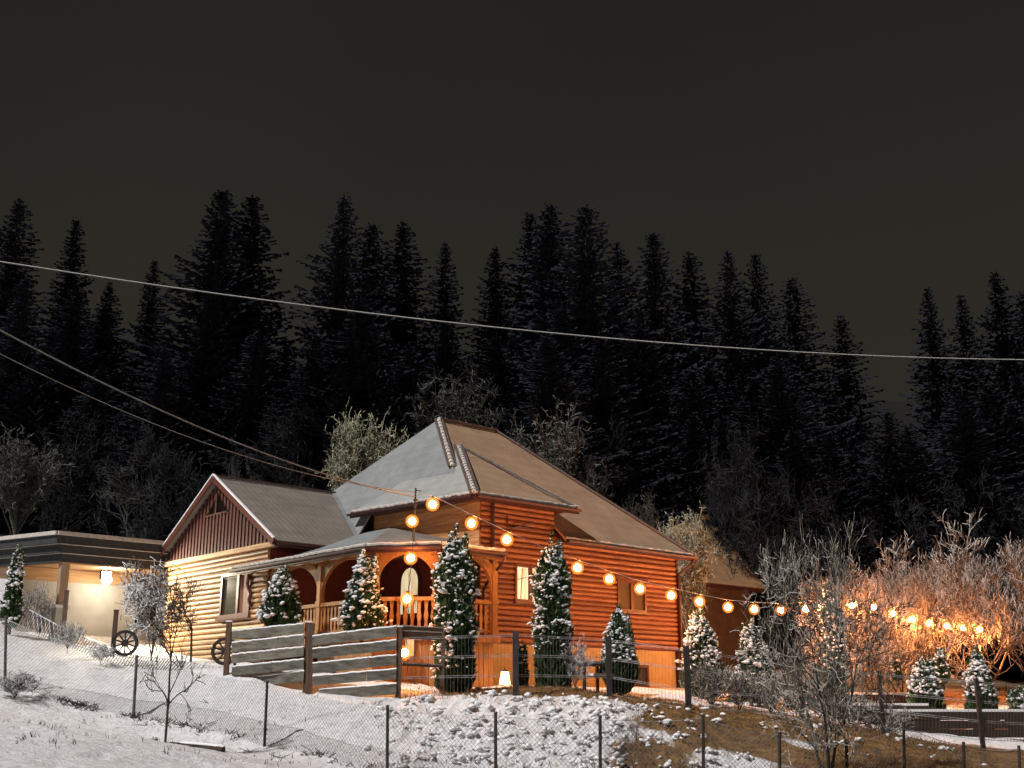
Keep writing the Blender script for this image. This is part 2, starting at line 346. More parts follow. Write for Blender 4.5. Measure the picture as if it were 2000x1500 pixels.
def ground():
    def axis(a, b, step, lo, hi, g=1.16):
        c = list(np.arange(a, b + 1e-6, step)); s = step; x = b
        while x < hi: s *= g; x += s; c.append(x)
        s = step; x = a
        while x > lo: s *= g; x -= s; c.insert(0, x)
        return c
    xs = axis(-13.5, 13.5, .10, -900, 900); ys = axis(13, 30, .09, -600, 1400)
    gx, gy = np.meshgrid(xs, ys)
    cx = np.clip(gx, -200, 200); cy = np.clip(gy, -200, 230)
    z = tzs(cx, cy).reshape(gx.shape)
    V = []; bare = []
    for j in range(len(ys)):
        for i in range(len(xs)):
            x, y = gx[j, i], gy[j, i]; zz = z[j, i]
            if -30 < x < 30 and 5 < y < 50: zz += micro(x, y)
            V.append((x, y, zz)); bare.append(bare_amt(x, y))
    nx = len(xs); F = [(j*nx+i, j*nx+i+1, (j+1)*nx+i+1, (j+1)*nx+i) for j in range(len(ys)-1) for i in range(nx-1)]
    me = bpy.data.meshes.new('ground'); me.from_pydata(V, [], F)
    at = me.attributes.new('bare', 'FLOAT', 'POINT'); at.data.foreach_set('value', bare)
    me.polygons.foreach_set('use_smooth', [True] * len(F))
    m, n, l, b = nt('snowy_ground')
    a = n.new('ShaderNodeAttribute'); a.attribute_name = 'bare'
    tc = n.new('ShaderNodeTexCoord')
    mp = n.new('ShaderNodeMapping'); mp.inputs['Rotation'].default_value = (0, 0, R(35)); mp.inputs['Scale'].default_value = (1.2, 4.2, 1); l.new(tc.outputs['Object'], mp.inputs[0])
    st = n.new('ShaderNodeTexNoise'); st.inputs['Scale'].default_value = 1.6; st.inputs['Detail'].default_value = 8; st.inputs['Roughness'].default_value = .7; l.new(mp.outputs[0], st.inputs[0])
    n2 = n.new('ShaderNodeTexNoise'); n2.inputs['Scale'].default_value = .55; n2.inputs['Detail'].default_value = 3; l.new(tc.outputs['Object'], n2.inputs[0])
    n3 = n.new('ShaderNodeTexNoise'); n3.inputs['Scale'].default_value = 9; n3.inputs['Detail'].default_value = 8; n3.inputs['Roughness'].default_value = .7; l.new(tc.outputs['Object'], n3.inputs[0])
    def mth(op, x, y, z=None):
        k = n.new('ShaderNodeMath'); k.operation = op
        for i, q in enumerate((x, y, z)):
            if q is None: continue
            if isinstance(q, (int, float)): k.inputs[i].default_value = q
            else: l.new(q, k.inputs[i])
        return k.outputs[0]
    s = mth('MULTIPLY_ADD', st.outputs[0], .9, a.outputs['Fac'])
    s = mth('MULTIPLY_ADD', n2.outputs[0], .55, s)
    s = mth('MULTIPLY_ADD', n3.outputs[0], .35, s)
    mr = n.new('ShaderNodeMapRange'); mr.inputs[1].default_value = 1.28; mr.inputs[2].default_value = 1.50; l.new(s, mr.inputs[0])
    gc = n.new('ShaderNodeValToRGB'); e = gc.color_ramp.elements
    e[0].position = .3; e[0].color = (.055, .028, .011, 1); e[1].position = .68; e[1].color = (.34, .20, .085, 1); l.new(st.outputs[0], gc.inputs[0])  # dead-grass browns, warmed to carry orange bulb light in the colour
    # far hillside: dark forest floor
    sp = n.new('ShaderNodeSeparateXYZ'); l.new(tc.outputs['Object'], sp.inputs[0])
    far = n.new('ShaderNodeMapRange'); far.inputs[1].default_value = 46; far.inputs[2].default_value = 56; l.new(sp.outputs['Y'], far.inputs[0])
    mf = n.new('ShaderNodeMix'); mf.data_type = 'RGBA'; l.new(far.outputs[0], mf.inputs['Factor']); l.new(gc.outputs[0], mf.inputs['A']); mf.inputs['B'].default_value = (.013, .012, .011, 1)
    sn = n.new('ShaderNodeValToRGB'); e = sn.color_ramp.elements
    e[0].position = .28; e[0].color = (.55, .55, .57, 1); e[1].position = .58; e[1].color = (.88, .86, .86, 1); l.new(n3.outputs[0], sn.inputs[0])
    mx = n.new('ShaderNodeMix'); mx.data_type = 'RGBA'; l.new(mr.outputs[0], mx.inputs['Factor']); l.new(sn.outputs[0], mx.inputs['A']); l.new(mf.outputs['Result'], mx.inputs['B'])
    l.new(mx.outputs['Result'], b.inputs['Base Color']); b.inputs['Roughness'].default_value = .85; b.inputs['Specular IOR Level'].default_value = .15
    hh = mth('MULTIPLY_ADD', n3.outputs[0], 1.0, mth('MULTIPLY', st.outputs[0], .8))
    bp = n.new('ShaderNodeBump'); bp.inputs['Strength'].default_value = .9; bp.inputs['Distance'].default_value = .09; l.new(hh, bp.inputs['Height']); l.new(bp.outputs[0], b.inputs['Normal'])
    me.materials.append(m)
    o = bpy.data.objects.new('ground', me); COL.objects.link(o)
    tag(o, 'snow covered sloping ground with dead grass showing on the right bank', kind='structure')
ground()

# ------------------------------------------------------------------ the log house
HZ = .5
class HB(MB):                                       # mesh in house axes, heights as in the world
    def build(s, name, mats, parent=None, **k): return MB.build(s, name, mats, parent, off=(0, 0, HZ), **k)
house = thing('log_house', 'orange log-clad house with snowy hipped roofs, corner tower and carved porch', 'house', (C0[0], C0[1], HZ), HA)

def logs(wall, axis, fixed, s0, s1, z0, z1, sign, holes=(), h=.14, clip=None):
    """half-round courses on one wall; axis 0 = along u at v=fixed, 1 = along v at u=fixed; sign = outward direction"""
    n = int(round((z1 - z0) / h)); hh = (z1 - z0) / n
    hs = [random.uniform(.86, 1.14) for _ in range(n)]; tot = sum(hs); zs_ = [z0]
    for q_ in hs: zs_.append(zs_[-1] + q_ * (z1 - z0) / tot)
    for k in range(n):
        za = zs_[k]; hh = zs_[k + 1] - za; zc = za + hh / 2; a, b = s0, s1
        if clip: a, b = clip(zc, s0, s1)
        runs = [(a, b)]
        for (h0, h1, hz0, hz1) in holes:
            if hz0 < zc < hz1:
                nr = []
                for (a, b) in runs:
                    if h0 > a: nr.append((a, min(b, h0)))
                    if h1 < b: nr.append((max(a, h1), b))
                runs = [r for r in nr if r[1] - r[0] > .03]
        for (a, b) in runs:
            m = HB(); V = []; N = 6; ns = max(1, int((b - a) / .9)); dep = .068 + random.uniform(-.008, .012)
            for i in range(ns + 1):
                t = a + (b - a) * i / ns; wob = random.uniform(-.006, .006)
                for j in range(N + 1):
                    an = math.pi * j / N
                    o = fixed + sign * (max(0, math.sin(an)) ** .75 * dep + .012 + wob * math.sin(an)); zz = za + hh * (.5 - .46 * math.cos(an))
                    V.append((t, o, zz) if axis == 0 else (o, t, zz))
            F = []
            for i in range(ns):
                for j in range(N):
                    q = i * (N + 1) + j; F.append((q, q + 1, q + N + 2, q + N + 1))
            F += [tuple(range(N, -1, -1)), tuple(range(ns * (N + 1), ns * (N + 1) + N + 1))]
            m.add(V, F); m.build('log', M['log_u'] if axis == 0 else M['log_v'], wall, smooth=False)

def winbox(holes): pass
# front-right walls (face -v): basement render, log cladding
W1 = (1.16, 2.30, 2.66, 3.66); W2 = (5.12, 6.34, 2.62, 3.52); BW = (5.7, 6.35, .5, 1.15)
w = HB(); w.box((0, 0, 1.58), (7.72, .25, 4.62)); w.box((0, 0.0025, 4.62), (2.62, .25, 5.42))
wall = w.build('wall', M['porch_in'], house)
logs(wall, 0, 0, -.03, 7.72, 1.60, 4.55, -1, holes=[W1, W2])
logs(wall, 0, 0, -.03, 2.63, 4.55, 5.39, -1)
b_ = HB(); b_.box((.02, .03, -.3), (7.68, .28, 1.58)); b_.build('basement_wall', M['render'], house)
b_ = HB(); b_.box((-.05, -.22, .30), (7.9, .03, .46)); b_.build('plinth', M['render'], house)
b_ = HB(); b_.box((-.05, -.25, .46), (7.9, .03, .51)); b_.build('plinth_snow', M['snow'], house)
# tower left wall (faces -u)
w = HB(); w.box((0, .0, 1.2), (.25, 4.69, 5.42)); w.build('tower_inner_wall', M['porch_in'], house)
tl = HB(); tl.box((-.03, -.02, 4.0), (0, 4.69, 5.40)); twall = tl.build('wall', M['timber'], house)
for k in range(6):                                  # flush boards of the upper tower side
    m = HB(); z0 = 4.02 + k * .232; m.box((-.055, -.03, z0), (-.03, 4.70, z0 + .222)); m.build('board', M['log_v'], twall)
# tower back-side, main body walls
w = HB(); w.box((2.45, .25, 4.4), (2.62, 4.4, 5.42)); w.box((.25, 4.5, 4.4), (2.62, 4.69, 5.42)); w.build('tower_rear_wall', M['porch_in'], house)
w = HB(); w.box((-.3, 4.7, 1.0), (-.05, 12.1, 4.5)); w.box((7.45, .25, -.3), (7.7, 12.1, 4.35)); w.box((-.05, 11.9, .5), (7.45, 12.1, 4.35)); w.build('outer_wall', M['log_v'], house)
# corner boards
for (u, z0, z1) in ((7.74, .45, 4.4),):
    m = HB(); m.box((u, -.09, z0), (u + .07, .08, z1)); m.build('corner_board', M['fascia'], house)

def window(u0, u1, z0, z1, pane_mat, mull=True, hood=False):
    f = HB(); t = .075; y0, y1 = -.10, .02
    f.box((u0, y0, z0), (u0 + t, y1, z1)); f.box((u1 - t, y0, z0), (u1, y1, z1))
    f.box((u0 + t, y0 + .002, z1 - t), (u1 - t, y1, z1)); f.box((u0 + t, y0 + .002, z0), (u1 - t, y1, z0 + t))
    if mull: um = (u0 + u1) / 2; f.box((um - .055, y0 + .004, z0 + t), (um + .055, y1, z1 - t))
    o = f.build('window', M['frame'], house)
    g = HB(); g.box((u0 + t, -.035, z0 + t), (u1 - t, -.025, z1 - t)); g.build('pane', pane_mat, o)
    s = HB(); s.box((u0 - .05, -.16, z0 - .05), (u1 + .05, .0, z0)); s.build('sill', M['frame'], o)
    if hood: s = HB(); s.box((u0 - .1, -.13, z1), (u1 + .06, .0, z1 + .09)); s.build('hood', M['frame'], o)
    return o
o = window(*W1[:2], *W1[2:], M['lit']); o['label'] = 'lit window with pale curtains'
c = HB(); c.path([(1.30, -.045, 3.25), (1.42, -.045, 3.28), (1.60, -.045, 3.32)], .012, 4); c.tube((1.40, -.045, 2.75), (1.46, -.045, 3.55), .01, .01, 4)
c.build('curtain_tie', M['curtain_dim'], o)
o = window(*W2[:2], *W2[2:], M['curtain_dim'], hood=True); o['label'] = 'unlit window with dull brown curtain'
o = window(*BW[:2], *BW[2:], M['glass_dark'], mull=False); o['label'] = 'small dark basement window'

# wing with gable facing -u
WU = -3.4; VA, VB, VR = 4.75, 10.65, 7.68; ZE, ZR = 4.30, 6.50
w = HB(); w.box((WU, VA, .9), (WU + .25, VB, 4.25)); w.box((WU + .25, VA + .003, .9), (-.3, VA + .2, 4.25)); w.box((WU + .25, VB - .2, .9), (-.3, VB - .003, 4.25))
ww = w.build('wall', M['porch_in'], house)
GW = (5.55, 7.20, 2.38, 3.62)
logs(ww, 1, WU, VA - .02, VB + .02, 1.15, 4.13, -1, holes=[GW])
m = HB(); m.beam((WU - .12, VA - .62, 4.19), (WU - .12, VB + .05, 4.19), .22, .13); m.build('wall_beam', M['log_v'], house)
# gable sheet with standing ribs
g = HB(); zt = ZR - .10
def ribz(v): return zt - abs(v - VR) * (ZR - ZE) / 3.5
g.add([(WU - .10, VA - .25, 4.25), (WU - .10, VB + .3, 4.25), (WU - .10, VR, zt)], [(0, 2, 1)])
g.add([(WU - .10, VA - .25, 4.25), (WU - .10, VB + .3, 4.25), (WU - .10, VR, zt), (WU + .1, VA - .25, 4.25), (WU + .1, VB + .3, 4.25), (WU + .1, VR, zt)], [(0,1,4,3),(1,2,5,4),(2,0,3,5),(3,4,5)])
gab = g.build('gable_panel', M['gable'], house)
v = VA - .15
while v < VB + .2:
    m = HB(); zz = ribz(v) - .02
    if zz > 4.35: m.box((WU - .135, v, 4.26), (WU - .10, v + .10, zz)); m.build('rib', M['gable'], gab)
    v += .20
vt = HB(); vt.add([(WU - .15, VR - .62, 5.42), (WU - .15, VR + .62, 5.42), (WU - .15, VR, 5.98), (WU - .1, VR - .62, 5.42), (WU - .1, VR + .62, 5.42), (WU - .1, VR, 5.98)], [(0,2,1),(0,1,4,3),(1,2,5,4),(2,0,3,5)])
vo = vt.build('gable_vent', M['void'], house); m = HB(); m.box((WU - .19, VR - .04, 5.42), (WU - .15, VR + .04, 6.0)); m.box((WU - .185, VR - .66, 5.38), (WU - .15, VR + .66, 5.42)); m.build('vent_frame', M['gable'], vo)
# gable window (faces -u)
f = HB(); t = .09; v0, v1, z0, z1 = GW
f.box((WU - .11, v0, z0), (WU + .01, v0 + t, z1)); f.box((WU - .11, v1 - t, z0), (WU + .01, v1, z1)); f.box((WU - .108, v0 + t, z1 - t), (WU, v1 - t, z1)); f.box((WU - .108, v0 + t, z0), (WU, v1 - t, z0 + t))
f.box((WU - .106, v0 + .62, z0 + t), (WU, v0 + .74, z1 - t))
o = f.build('window', M['frame'], house, label='double window of the gable wall with lace curtain')
g = HB(); g.box((WU - .05, v0 + .74, z0 + t), (WU - .04, v1 - t, z1 - t)); g.build('pane', M['glass_dark'], o)
g = HB(); g.box((WU - .052, v0 + t, z0 + t), (WU - .042, v0 + .62, z1 - t)); g.build('shutter', mat('window_board', (.22, .10, .06), .6, 4, .25, stretch=(1, 8, .6)), o)
g = HB(); g.box((WU - .062, v0 + .74, z0 + t), (WU - .055, v0 + .80, z1 - t)); g.box((WU - .062, v0 + .80, z1 - t - .06), (WU - .055, v1 - t, z1 - t)); g.build('sash', M['white_render'], o)
g = HB(); g.box((WU - .17, v0 - .1, z0 - .06), (WU, v1 + .1, z0)); g.build('sill', M['frame'], o)

# roofs
A = (1.56, 3.8, 8.38); B = (3.86, 3.8, 8.38); CF = (-.76, -.5, 4.44); CR = (8.16, -.5, 4.40); BL = (-.76, 12.6, 4.44); BR = (8.16, 12.6, 4.40)
def roof(name, faces, th, parent=house, ):
    rs = []
    for pts, m in faces:
        r_ = HB(); r_.slab(pts, th); rs.append(r_.build(name, m, parent))
    return rs
def mz(v): return 4.42 + (v + .5) * (8.38 - 4.42) / 4.3
HPt = (.08, 1.06, 5.87); CF2 = (2.66, -.5, 4.42)
mr_ = roof('roof', [([CF2, CR, B, A, HPt, (2.66, 1.06, mz(1.06))], M['roof_r'])], .09)[0]; mr_['label'] = 'main roof slope above the long wall with warm light tinted into its snow'
ml_ = roof('roof', [([BL, (-.76, 4.73, 4.44), (.08, 4.73, 5.87), HPt, A], M['roof_l'])], .09)[0]; ml_['label'] = 'main roof slope to the left with cool light tinted into its snow'
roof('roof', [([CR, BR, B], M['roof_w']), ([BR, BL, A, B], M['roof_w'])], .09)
T0 = (-.62, -.52, 5.28); T1 = (3.14, -.52, 5.30); T2 = (3.14, 5.2, 5.45); T3 = (-.55, 5.2, 5.47); TA = (1.28, 2.5, 7.32)
def flare(a, b, apex, m, nm):                       # slightly bell-cast eaves
    r_ = HB(); P = lambda p, k: tuple(p[i] + (apex[i] - p[i]) * k for i in range(3))
    def dz(p, d): return (p[0], p[1], p[2] + d)
    a1 = dz(P(a, .22), -.07); b1 = dz(P(b, .22), -.07)
    a2 = dz(P(a, .5), -.05); b2 = dz(P(b, .5), -.05)
    r_.slab([a, b, b1, a1], .07); r_.slab([a1, b1, b2, a2], .07); r_.slab([a2, b2, apex], .07)
    return r_.build(nm, m, house)
tr_ = flare(T0, T1, TA, M['roof_r'], 'tower_roof'); tr_['label'] = 'right slope of the tower roof with warm light tinted into its snow'
tl_ = flare(T3, T0, TA, M['roof_t'], 'tower_roof'); tl_['label'] = 'left slope of the tower roof with cool light tinted into its snow'
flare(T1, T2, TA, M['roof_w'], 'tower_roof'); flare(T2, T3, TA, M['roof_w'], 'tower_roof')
# tower soffit
m = HB(); m.slab([(-.56, -.46, 5.24), (3.08, -.46, 5.24), (3.08, 5.1, 5.40), (-.50, 5.1, 5.40)], .03); m.build('soffit', M['frame'], house)
m = HB(); m.slab([(2.66, -.42, 4.36), (8.05, -.42, 4.33), (8.05, -.02, 4.33), (2.66, -.02, 4.36)], .03)
m.build('soffit', M['frame'], house)
# wing roof
E1 = (WU - .3, VR - 3.62, ZE - .04); E2 = (WU - .3, VR + 3.62, ZE - .04); RG = (WU - .3, VR, ZR); RGi = (1.2, VR, ZR); E1i = (1.2, VR - 3.62, ZE - .04); E2i = (1.2, VR + 3.62, ZE - .04)
# stop the front slope at the valley with the main roof
k_ = (8.38 - 4.44) / (1.56 + .76)
def val(z): return -.76 + (z - 4.44) / k_
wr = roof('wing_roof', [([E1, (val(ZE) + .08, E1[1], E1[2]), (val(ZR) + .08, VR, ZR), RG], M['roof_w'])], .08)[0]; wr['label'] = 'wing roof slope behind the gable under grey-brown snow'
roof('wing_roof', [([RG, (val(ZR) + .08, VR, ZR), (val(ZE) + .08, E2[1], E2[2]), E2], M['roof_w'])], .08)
m = HB(); m.beam((WU - .33, E1[1] - .02, E1[2] - .05), (WU - .33, VR, ZR - .05), .05, .18); m.beam((WU - .33, E2[1] + .02, E2[2] - .05), (WU - .33, VR, ZR - .05), .05, .18); m.build('bargeboard', M['frame'], house)
m = HB(); m.beam((WU - .33, E1[1] - .02, E1[2] + .055), (WU - .33, VR, ZR + .055), .07, .035); m.beam((WU - .33, E2[1] + .02, E2[2] + .055), (WU - .33, VR, ZR + .055), .07, .035); m.build('bargeboard_snow', M['snow'], house)

def ridge(p, q, r=.062, step=.20, parent=None, gap=True):
    p = Vector(p); q = Vector(q); L = (q - p).length; n = max(2, int(L / step)); d = (q - p) / L
    a = d.cross(Vector((0, 0, 1))).normalized(); b = a.cross(d)
    for i in range(n):
        s = p + d * (L * i / n); e = p + d * (L * (i + (.86 if gap else 1)) / n)
        m = HB(); V = []
        rr = r * random.uniform(.9, 1.1)
        for c_, k in ((s, 1.12), (e, .9)):
            for j in range(6):
                t = math.pi * j / 5; V.append(c_ + a * math.cos(t) * rr * k + b * (math.sin(t) * rr * k * .8 + .005))
        m.add(V, [(j, j+1, 7+j, 6+j) for j in range(5)] + [(5,4,3,2,1,0), (6,7,8,9,10,11)])
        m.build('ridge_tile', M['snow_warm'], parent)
    m = HB(); m.beam(p + a * .10, q + a * .10, .05, .06); m.beam(p - a * .11, q - a * .11, .05, .05); m.build('ridge_flashing', M['ridge'], parent)
ridge((.42, 1.69, 6.45), A, parent=ml_); ridge(A, B, .07, parent=mr_); ridge(B, CR, .05, parent=mr_)
ridge(T0, TA, .062, .20, parent=tl_); ridge(TA, T1, .045, parent=tr_); ridge(RG, (val(ZR), VR, ZR), .05, parent=wr)
# valley
m = HB(); m.beam((val(ZE) - .03, E1[1], ZE + .03), (val(ZR) - .03, VR, ZR + .03), .12, .03); m.build('valley', M['roof_l'], house)
# eaves: fascia, gutters, snow lip
def eave(p, q, snow=True):
    p = Vector(p); q = Vector(q); dn = Vector((0, 0, -.10))
    m = HB(); m.beam(p + dn, q + dn, .05, .14); m.build('fascia', M['fascia'], house)
    d = (q - p).normalized(); a = d.cross(Vector((0, 0, 1))).normalized()
    m = HB(); n = 10; V = []
    for c_ in (p, q):
        for j in range(7):
            t = math.pi + math.pi * j / 6; V.append(c_ + a * (.08 + math.cos(t) * .065) + Vector((0, 0, math.sin(t) * .065 - .06)))
    m.add(V, [(j, j+1, 8+j, 7+j) for j in range(6)]); m.build('gutter', M['fascia'], house)
    if snow:
        m = HB(); L = (q - p).length; n = int(L / .12); pts = [p + (q - p) * i / n + Vector((0, 0, .02 + random.uniform(-.012, .015))) + a * random.uniform(-.01, .02) for i in range(n + 1)]
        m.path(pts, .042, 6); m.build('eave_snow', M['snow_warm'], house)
eave(CF2, CR); eave(T0, T1); eave(T3, T0); eave((E1[0], E1[1], E1[2]), (val(ZE), E1[1], E1[2]), False)
# downpipes
def pipe(pts, r=.045, nm='downpipe'):
    m = HB(); m.path(pts, r, 8); m.build(nm, M['fascia'], house)
pipe([(.35, -.12, 5.18), (.35, -.12, 3.72)])
pipe([(8.02, -.55, 4.28), (7.95, -.50, 4.12), (7.80, -.13, 3.85), (7.80, -.13, .5)])
m = HB(); m.path([(.88, -.10, 4.88), (.88, -.10, 4.60), (1.02, -.13, 4.58), (1.62, -.30, 4.78)], .022, 6); m.path([(.88, -.1, 4.6), (1.2, -.10, 4.62), (1.6, -.14, 4.66)], .018, 6); m.build('wall_bracket', M['fascia'], house)

# ---- porch
PU, PV = -3.3, -1.18                                # lines of the posts
PP = [(PU, 4.68), (PU, 2.32), (PU, -.05), (-2.32, PV), (-.55, PV)]
FZ = 1.66; RZ = 2.46; BZ = 3.50
m = HB(); m.slab([(PU - .1, 4.7, FZ), (PU - .1, -.1, FZ), (-2.36, PV - .1, FZ), (-.4, PV - .1, FZ), (0, -.05, FZ), (0, 4.7, FZ)], .16); m.build('porch_floor', M['timber'], house)
for i, (u, v) in enumerate(PP):
    m = HB(); m.box((u - .075, v - .075, FZ), (u + .075, v + .075, BZ + .02)); m.box((u - .10, v - .10, FZ), (u + .10, v + .10, FZ + .18)); m.box((u - .095, v - .095, RZ - .04), (u + .095, v + .095, RZ + .10)); m.build('post', M['timber'], house)
# beam over the posts
for (a, b) in zip(PP, PP[1:]):
    p = Vector((*a, 0)); q = Vector((*b, 0)); d = (q - p).normalized()
    m = HB(); m.beam((a[0], a[1], BZ + .10), (b[0], b[1], BZ + .10), .13, .20); bm_ = m.build('porch_beam', M['timber'], house)
    # arch boards either side of the bay
    L = (q - p).length; half = L / 2; n = 9
    for side in (0, 1):
        m = HB(); o_ = p if side == 0 else q; dd = d if side == 0 else -d
        rise = min(.78, half * .85); per = Vector((-d.y, d.x, 0)) * .045
        for i in range(n):
            pts = []
            for kk in (i, i + 1):
                t = kk / n * math.pi / 2
                xi = .08 + (half - .08) * (1 - math.cos(t)); zi = BZ - rise + rise * math.sin(t)
                xo = max(.08, xi - .16 * math.cos(t) ** .6 if kk < n else xi); zo = min(BZ, zi + .17)
                pts.append((xi, zi, max(.08, xi - .17), min(BZ + .005, zi + .16)))
            (x0, z0, X0, Z0), (x1, z1, X1, Z1) = pts
            Q = [o_ + dd * x0, o_ + dd * x1, o_ + dd * X1, o_ + dd * X0]; zz = [z0, z1, Z1, Z0]
            V = [(c_.x + s_ * per.x, c_.y + s_ * per.y, z_) for s_ in (-1, 1) for c_, z_ in zip(Q, zz)]
            m.add(V, [(0,1,2,3),(7,6,5,4),(0,4,5,1),(1,5,6,2),(2,6,7,3),(3,7,4,0)])
        m.build('arch_brace', M['timber'], house)
    # rails and balusters
    m = HB(); m.beam((a[0], a[1], RZ), (b[0], b[1], RZ), .11, .09); rl = m.build('railing', M['timber'], house)
    m = HB(); m.beam((a[0], a[1], FZ + .1), (b[0], b[1], FZ + .1), .06, .08); m.build('bottom_rail', M['timber'], rl)
    nb = int(L / .155)
    for i in range(nb):
        c_ = p + d * (L * (i + .5) / nb); per = Vector((-d.y, d.x, 0)) * .014; m = HB()
        prof = [(.052, FZ + .13), (.03, FZ + .25), (.055, FZ + .40), (.03, FZ + .56), (.05, RZ - .05)]
        V = []
        for s_ in (-1, 1):
            for hw, z_ in prof:
                for e_ in (-1, 1): V.append(c_ + d * hw * e_ + per * s_ + Vector((0, 0, z_)))
        F = []
        for k in range(4):
            F += [(2*k, 2*k+1, 2*k+3, 2*k+2), (10+2*k+2, 10+2*k+3, 10+2*k+1, 10+2*k), (2*k, 2*k+2, 10+2*k+2, 10+2*k), (2*k+1, 10+2*k+1, 10+2*k+3, 2*k+3)]
        m.add(V, F); m.build('baluster', M['timber'], rl)
# planked skirt below the porch
for (a, b) in zip(PP[1:], PP[2:]):
    p = Vector((*a, 0)); q = Vector((*b, 0)); d = (q - p).normalized(); L = (q - p).length; n = int(L / .15)
    sk = None
    m = HB(); m.beam((a[0], a[1], FZ - .1), (b[0], b[1], FZ - .1), .10, .14); sk = m.build('skirt_beam', M['timber'], house)
    for i in range(n):
        c0 = p + d * (L * i / n + .006); c1 = p + d * (L * (i + 1) / n - .006); pr = Vector((-d.y, d.x, 0)) * (.018 + random.uniform(-.003, .003))
        V = [(c.x + s_ * pr.x, c.y + s_ * pr.y, z_) for s_ in (-1, 1) for c, z_ in ((c0, .0), (c1, .0), (c1, FZ - .15), (c0, FZ - .15))]
        m = HB(); m.add(V, [(0,1,2,3),(7,6,5,4),(0,4,5,1),(1,5,6,2),(2,6,7,3),(3,7,4,0)]); m.build('board', M['board'], sk)
# lit arched porch window on the tower's inner wall
def pw(v0, v1, z0, z1, mt, lab):
    f = HB(); f.box((-.07, v0 - .09, z0 - .09), (-.01, v1 + .09, z1 + .0)); 
    n = 8; vc = (v0 + v1) / 2; r_ = (v1 - v0) / 2 + .09
    V = [(x, vc + math.cos(math.pi * i / n) * r_, z1 + math.sin(math.pi * i / n) * r_) for x in (-.07, -.01) for i in range(n + 1)]
    f.add(V, [tuple(range(n, -1, -1)), tuple(range(n + 1, 2 * n + 2))] + [(i, i + 1, n + 2 + i, n + 1 + i) for i in range(n)])
    o = f.build('window', M['frame'], house, label=lab)
    g = HB(); r_ = (v1 - v0) / 2
    V = [(-.078, v0, z0), (-.078, v1, z0)] + [(-.078, vc + math.cos(math.pi * i / n) * r_, z1 + math.sin(math.pi * i / n) * r_) for i in range(n + 1)]
    g.add(V, [tuple(range(len(V)))]); g.build('pane', mt, o)
    g = HB(); g.box((-.10, v0, (z0 + z1) / 2 - .0), (-.08, v1, (z0 + z1) / 2 + .05)); g.box((-.10, vc + .12, z0), (-.081, vc + .24, (z0 + z1) / 2)); g.build('glazing_bar', M['frame'], o)
pw(2.52, 3.28, 2.45, 3.32, M['lit'], 'arched lit window seen through the porch arch')
m = HB(); m.box((-.06, .8, FZ), (0, 1.65, 3.45)); o = m.build('door', M['frame'], house); m = HB(); m.box((-.09, 1.52, 2.5), (-.06, 1.56, 2.72)); m.build('handle', M['steel'], o)
# porch roof
zf = 3.68
e0 = (-3.72, 6.15, zf); e1 = (-3.72, -.22, zf); e2 = (-2.55, -1.60, zf); e3 = (-.55, -1.60, zf)
t0 = (-.0, 6.15, 4.95); ap = (-.04, 3.9, 4.95); w1 = (-.04, 0.1, 4.06); 
kk = (-.04, 1.9, 4.50)
pr = roof('porch_roof', [([e0, e1, ap, t0], M['roof_l'])], .06)[0]; pr['label'] = 'left slope of the porch roof with cool light tinted into its snow'
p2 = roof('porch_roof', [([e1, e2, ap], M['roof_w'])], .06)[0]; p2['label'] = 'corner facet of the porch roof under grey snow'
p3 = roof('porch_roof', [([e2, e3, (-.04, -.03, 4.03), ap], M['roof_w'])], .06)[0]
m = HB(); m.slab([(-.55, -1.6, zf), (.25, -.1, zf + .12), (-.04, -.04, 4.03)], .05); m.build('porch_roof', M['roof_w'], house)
for a, b in ((e0, e1), (e1, e2), (e2, e3)): eave(a, b)
# scalloped valance under the left eave, curved bracket
m = HB()
n = 40
for i in range(n):
    a = 5.95 - (5.95 + .15) * i / n; b = 5.95 - (5.95 + .15) * (i + 1) / n; zz = zf - .17 - .05 * abs(math.sin(i * .55))
    m.box((-3.70, b, zz), (-3.675, a, zf - .06))
m.build('valance', M['timber'], house)
m = HB(); pts = [(-3.45, 5.35, 3.62), (-3.62, 5.42, 3.5), (-3.66, 5.42, 3.2), (-3.56, 5.38, 2.95), (-3.6, 5.4, 2.75), (-3.5, 5.38, 2.6)]; m.path(pts, .05, 6); m.build('carved_bracket', M['frame'], house)
pipe([(-.62, -1.66, 3.58), (-.60, -1.6, 3.42), (-.30, -.62, 2.98), (.03, -.14, 2.90), (.03, -.14, 1.2)], .04)
# chimney-like service mast on the porch eave for the wires
MAST = HW(-2.45, -.55, 0); 
mast_top = W(812, 953, 28.0); mast_bot = W(808, 1058, 28.0)

# ------------------------------------------------------------------ carport and floodlight
cp = thing('carport', 'flat roofed carport with stepped dark fascia and snow lines, left of the house', 'carport', HW(-12, 10.6, 1.9), HA)
CU0, CU1, CV0, CV1 = -6.70, -2.4, 10.90, 16.4
class CB(MB):
    def build(s, name, mats, parent=None, **k): return MB.build(s, name, mats, parent, off=(-12, 10.6, 1.9), **k)
CZ = 4.06
def outline(out): return [(CU0 - out, CV0 - out), (CU1, CV0 - out), (CU1, CV1), (CU0 - out - 1.9, CV1)]
for k, (dz, out) in enumerate(((0, 0.0), (.245, .14), (.49, .28))):
    o_ = outline(out); m = CB(); m.slab([(u, v, CZ + dz + .243) for u, v in o_], .243); m.build('fascia_tier', M['slate'], cp)
    m = CB(); zt_ = CZ + dz + .243 + (.02 if k < 2 else .045)
    m.beam((o_[0][0], o_[0][1], zt_), (CU1, o_[0][1], zt_),   .16, .06 if k < 2 else .11); m.beam((o_[0][0], o_[0][1], zt_ + .002), (o_[3][0], o_[3][1], zt_ + .002),   .16, .06 if k < 2 else .11); m.build('fascia_snow', M['snow_warm'], cp)
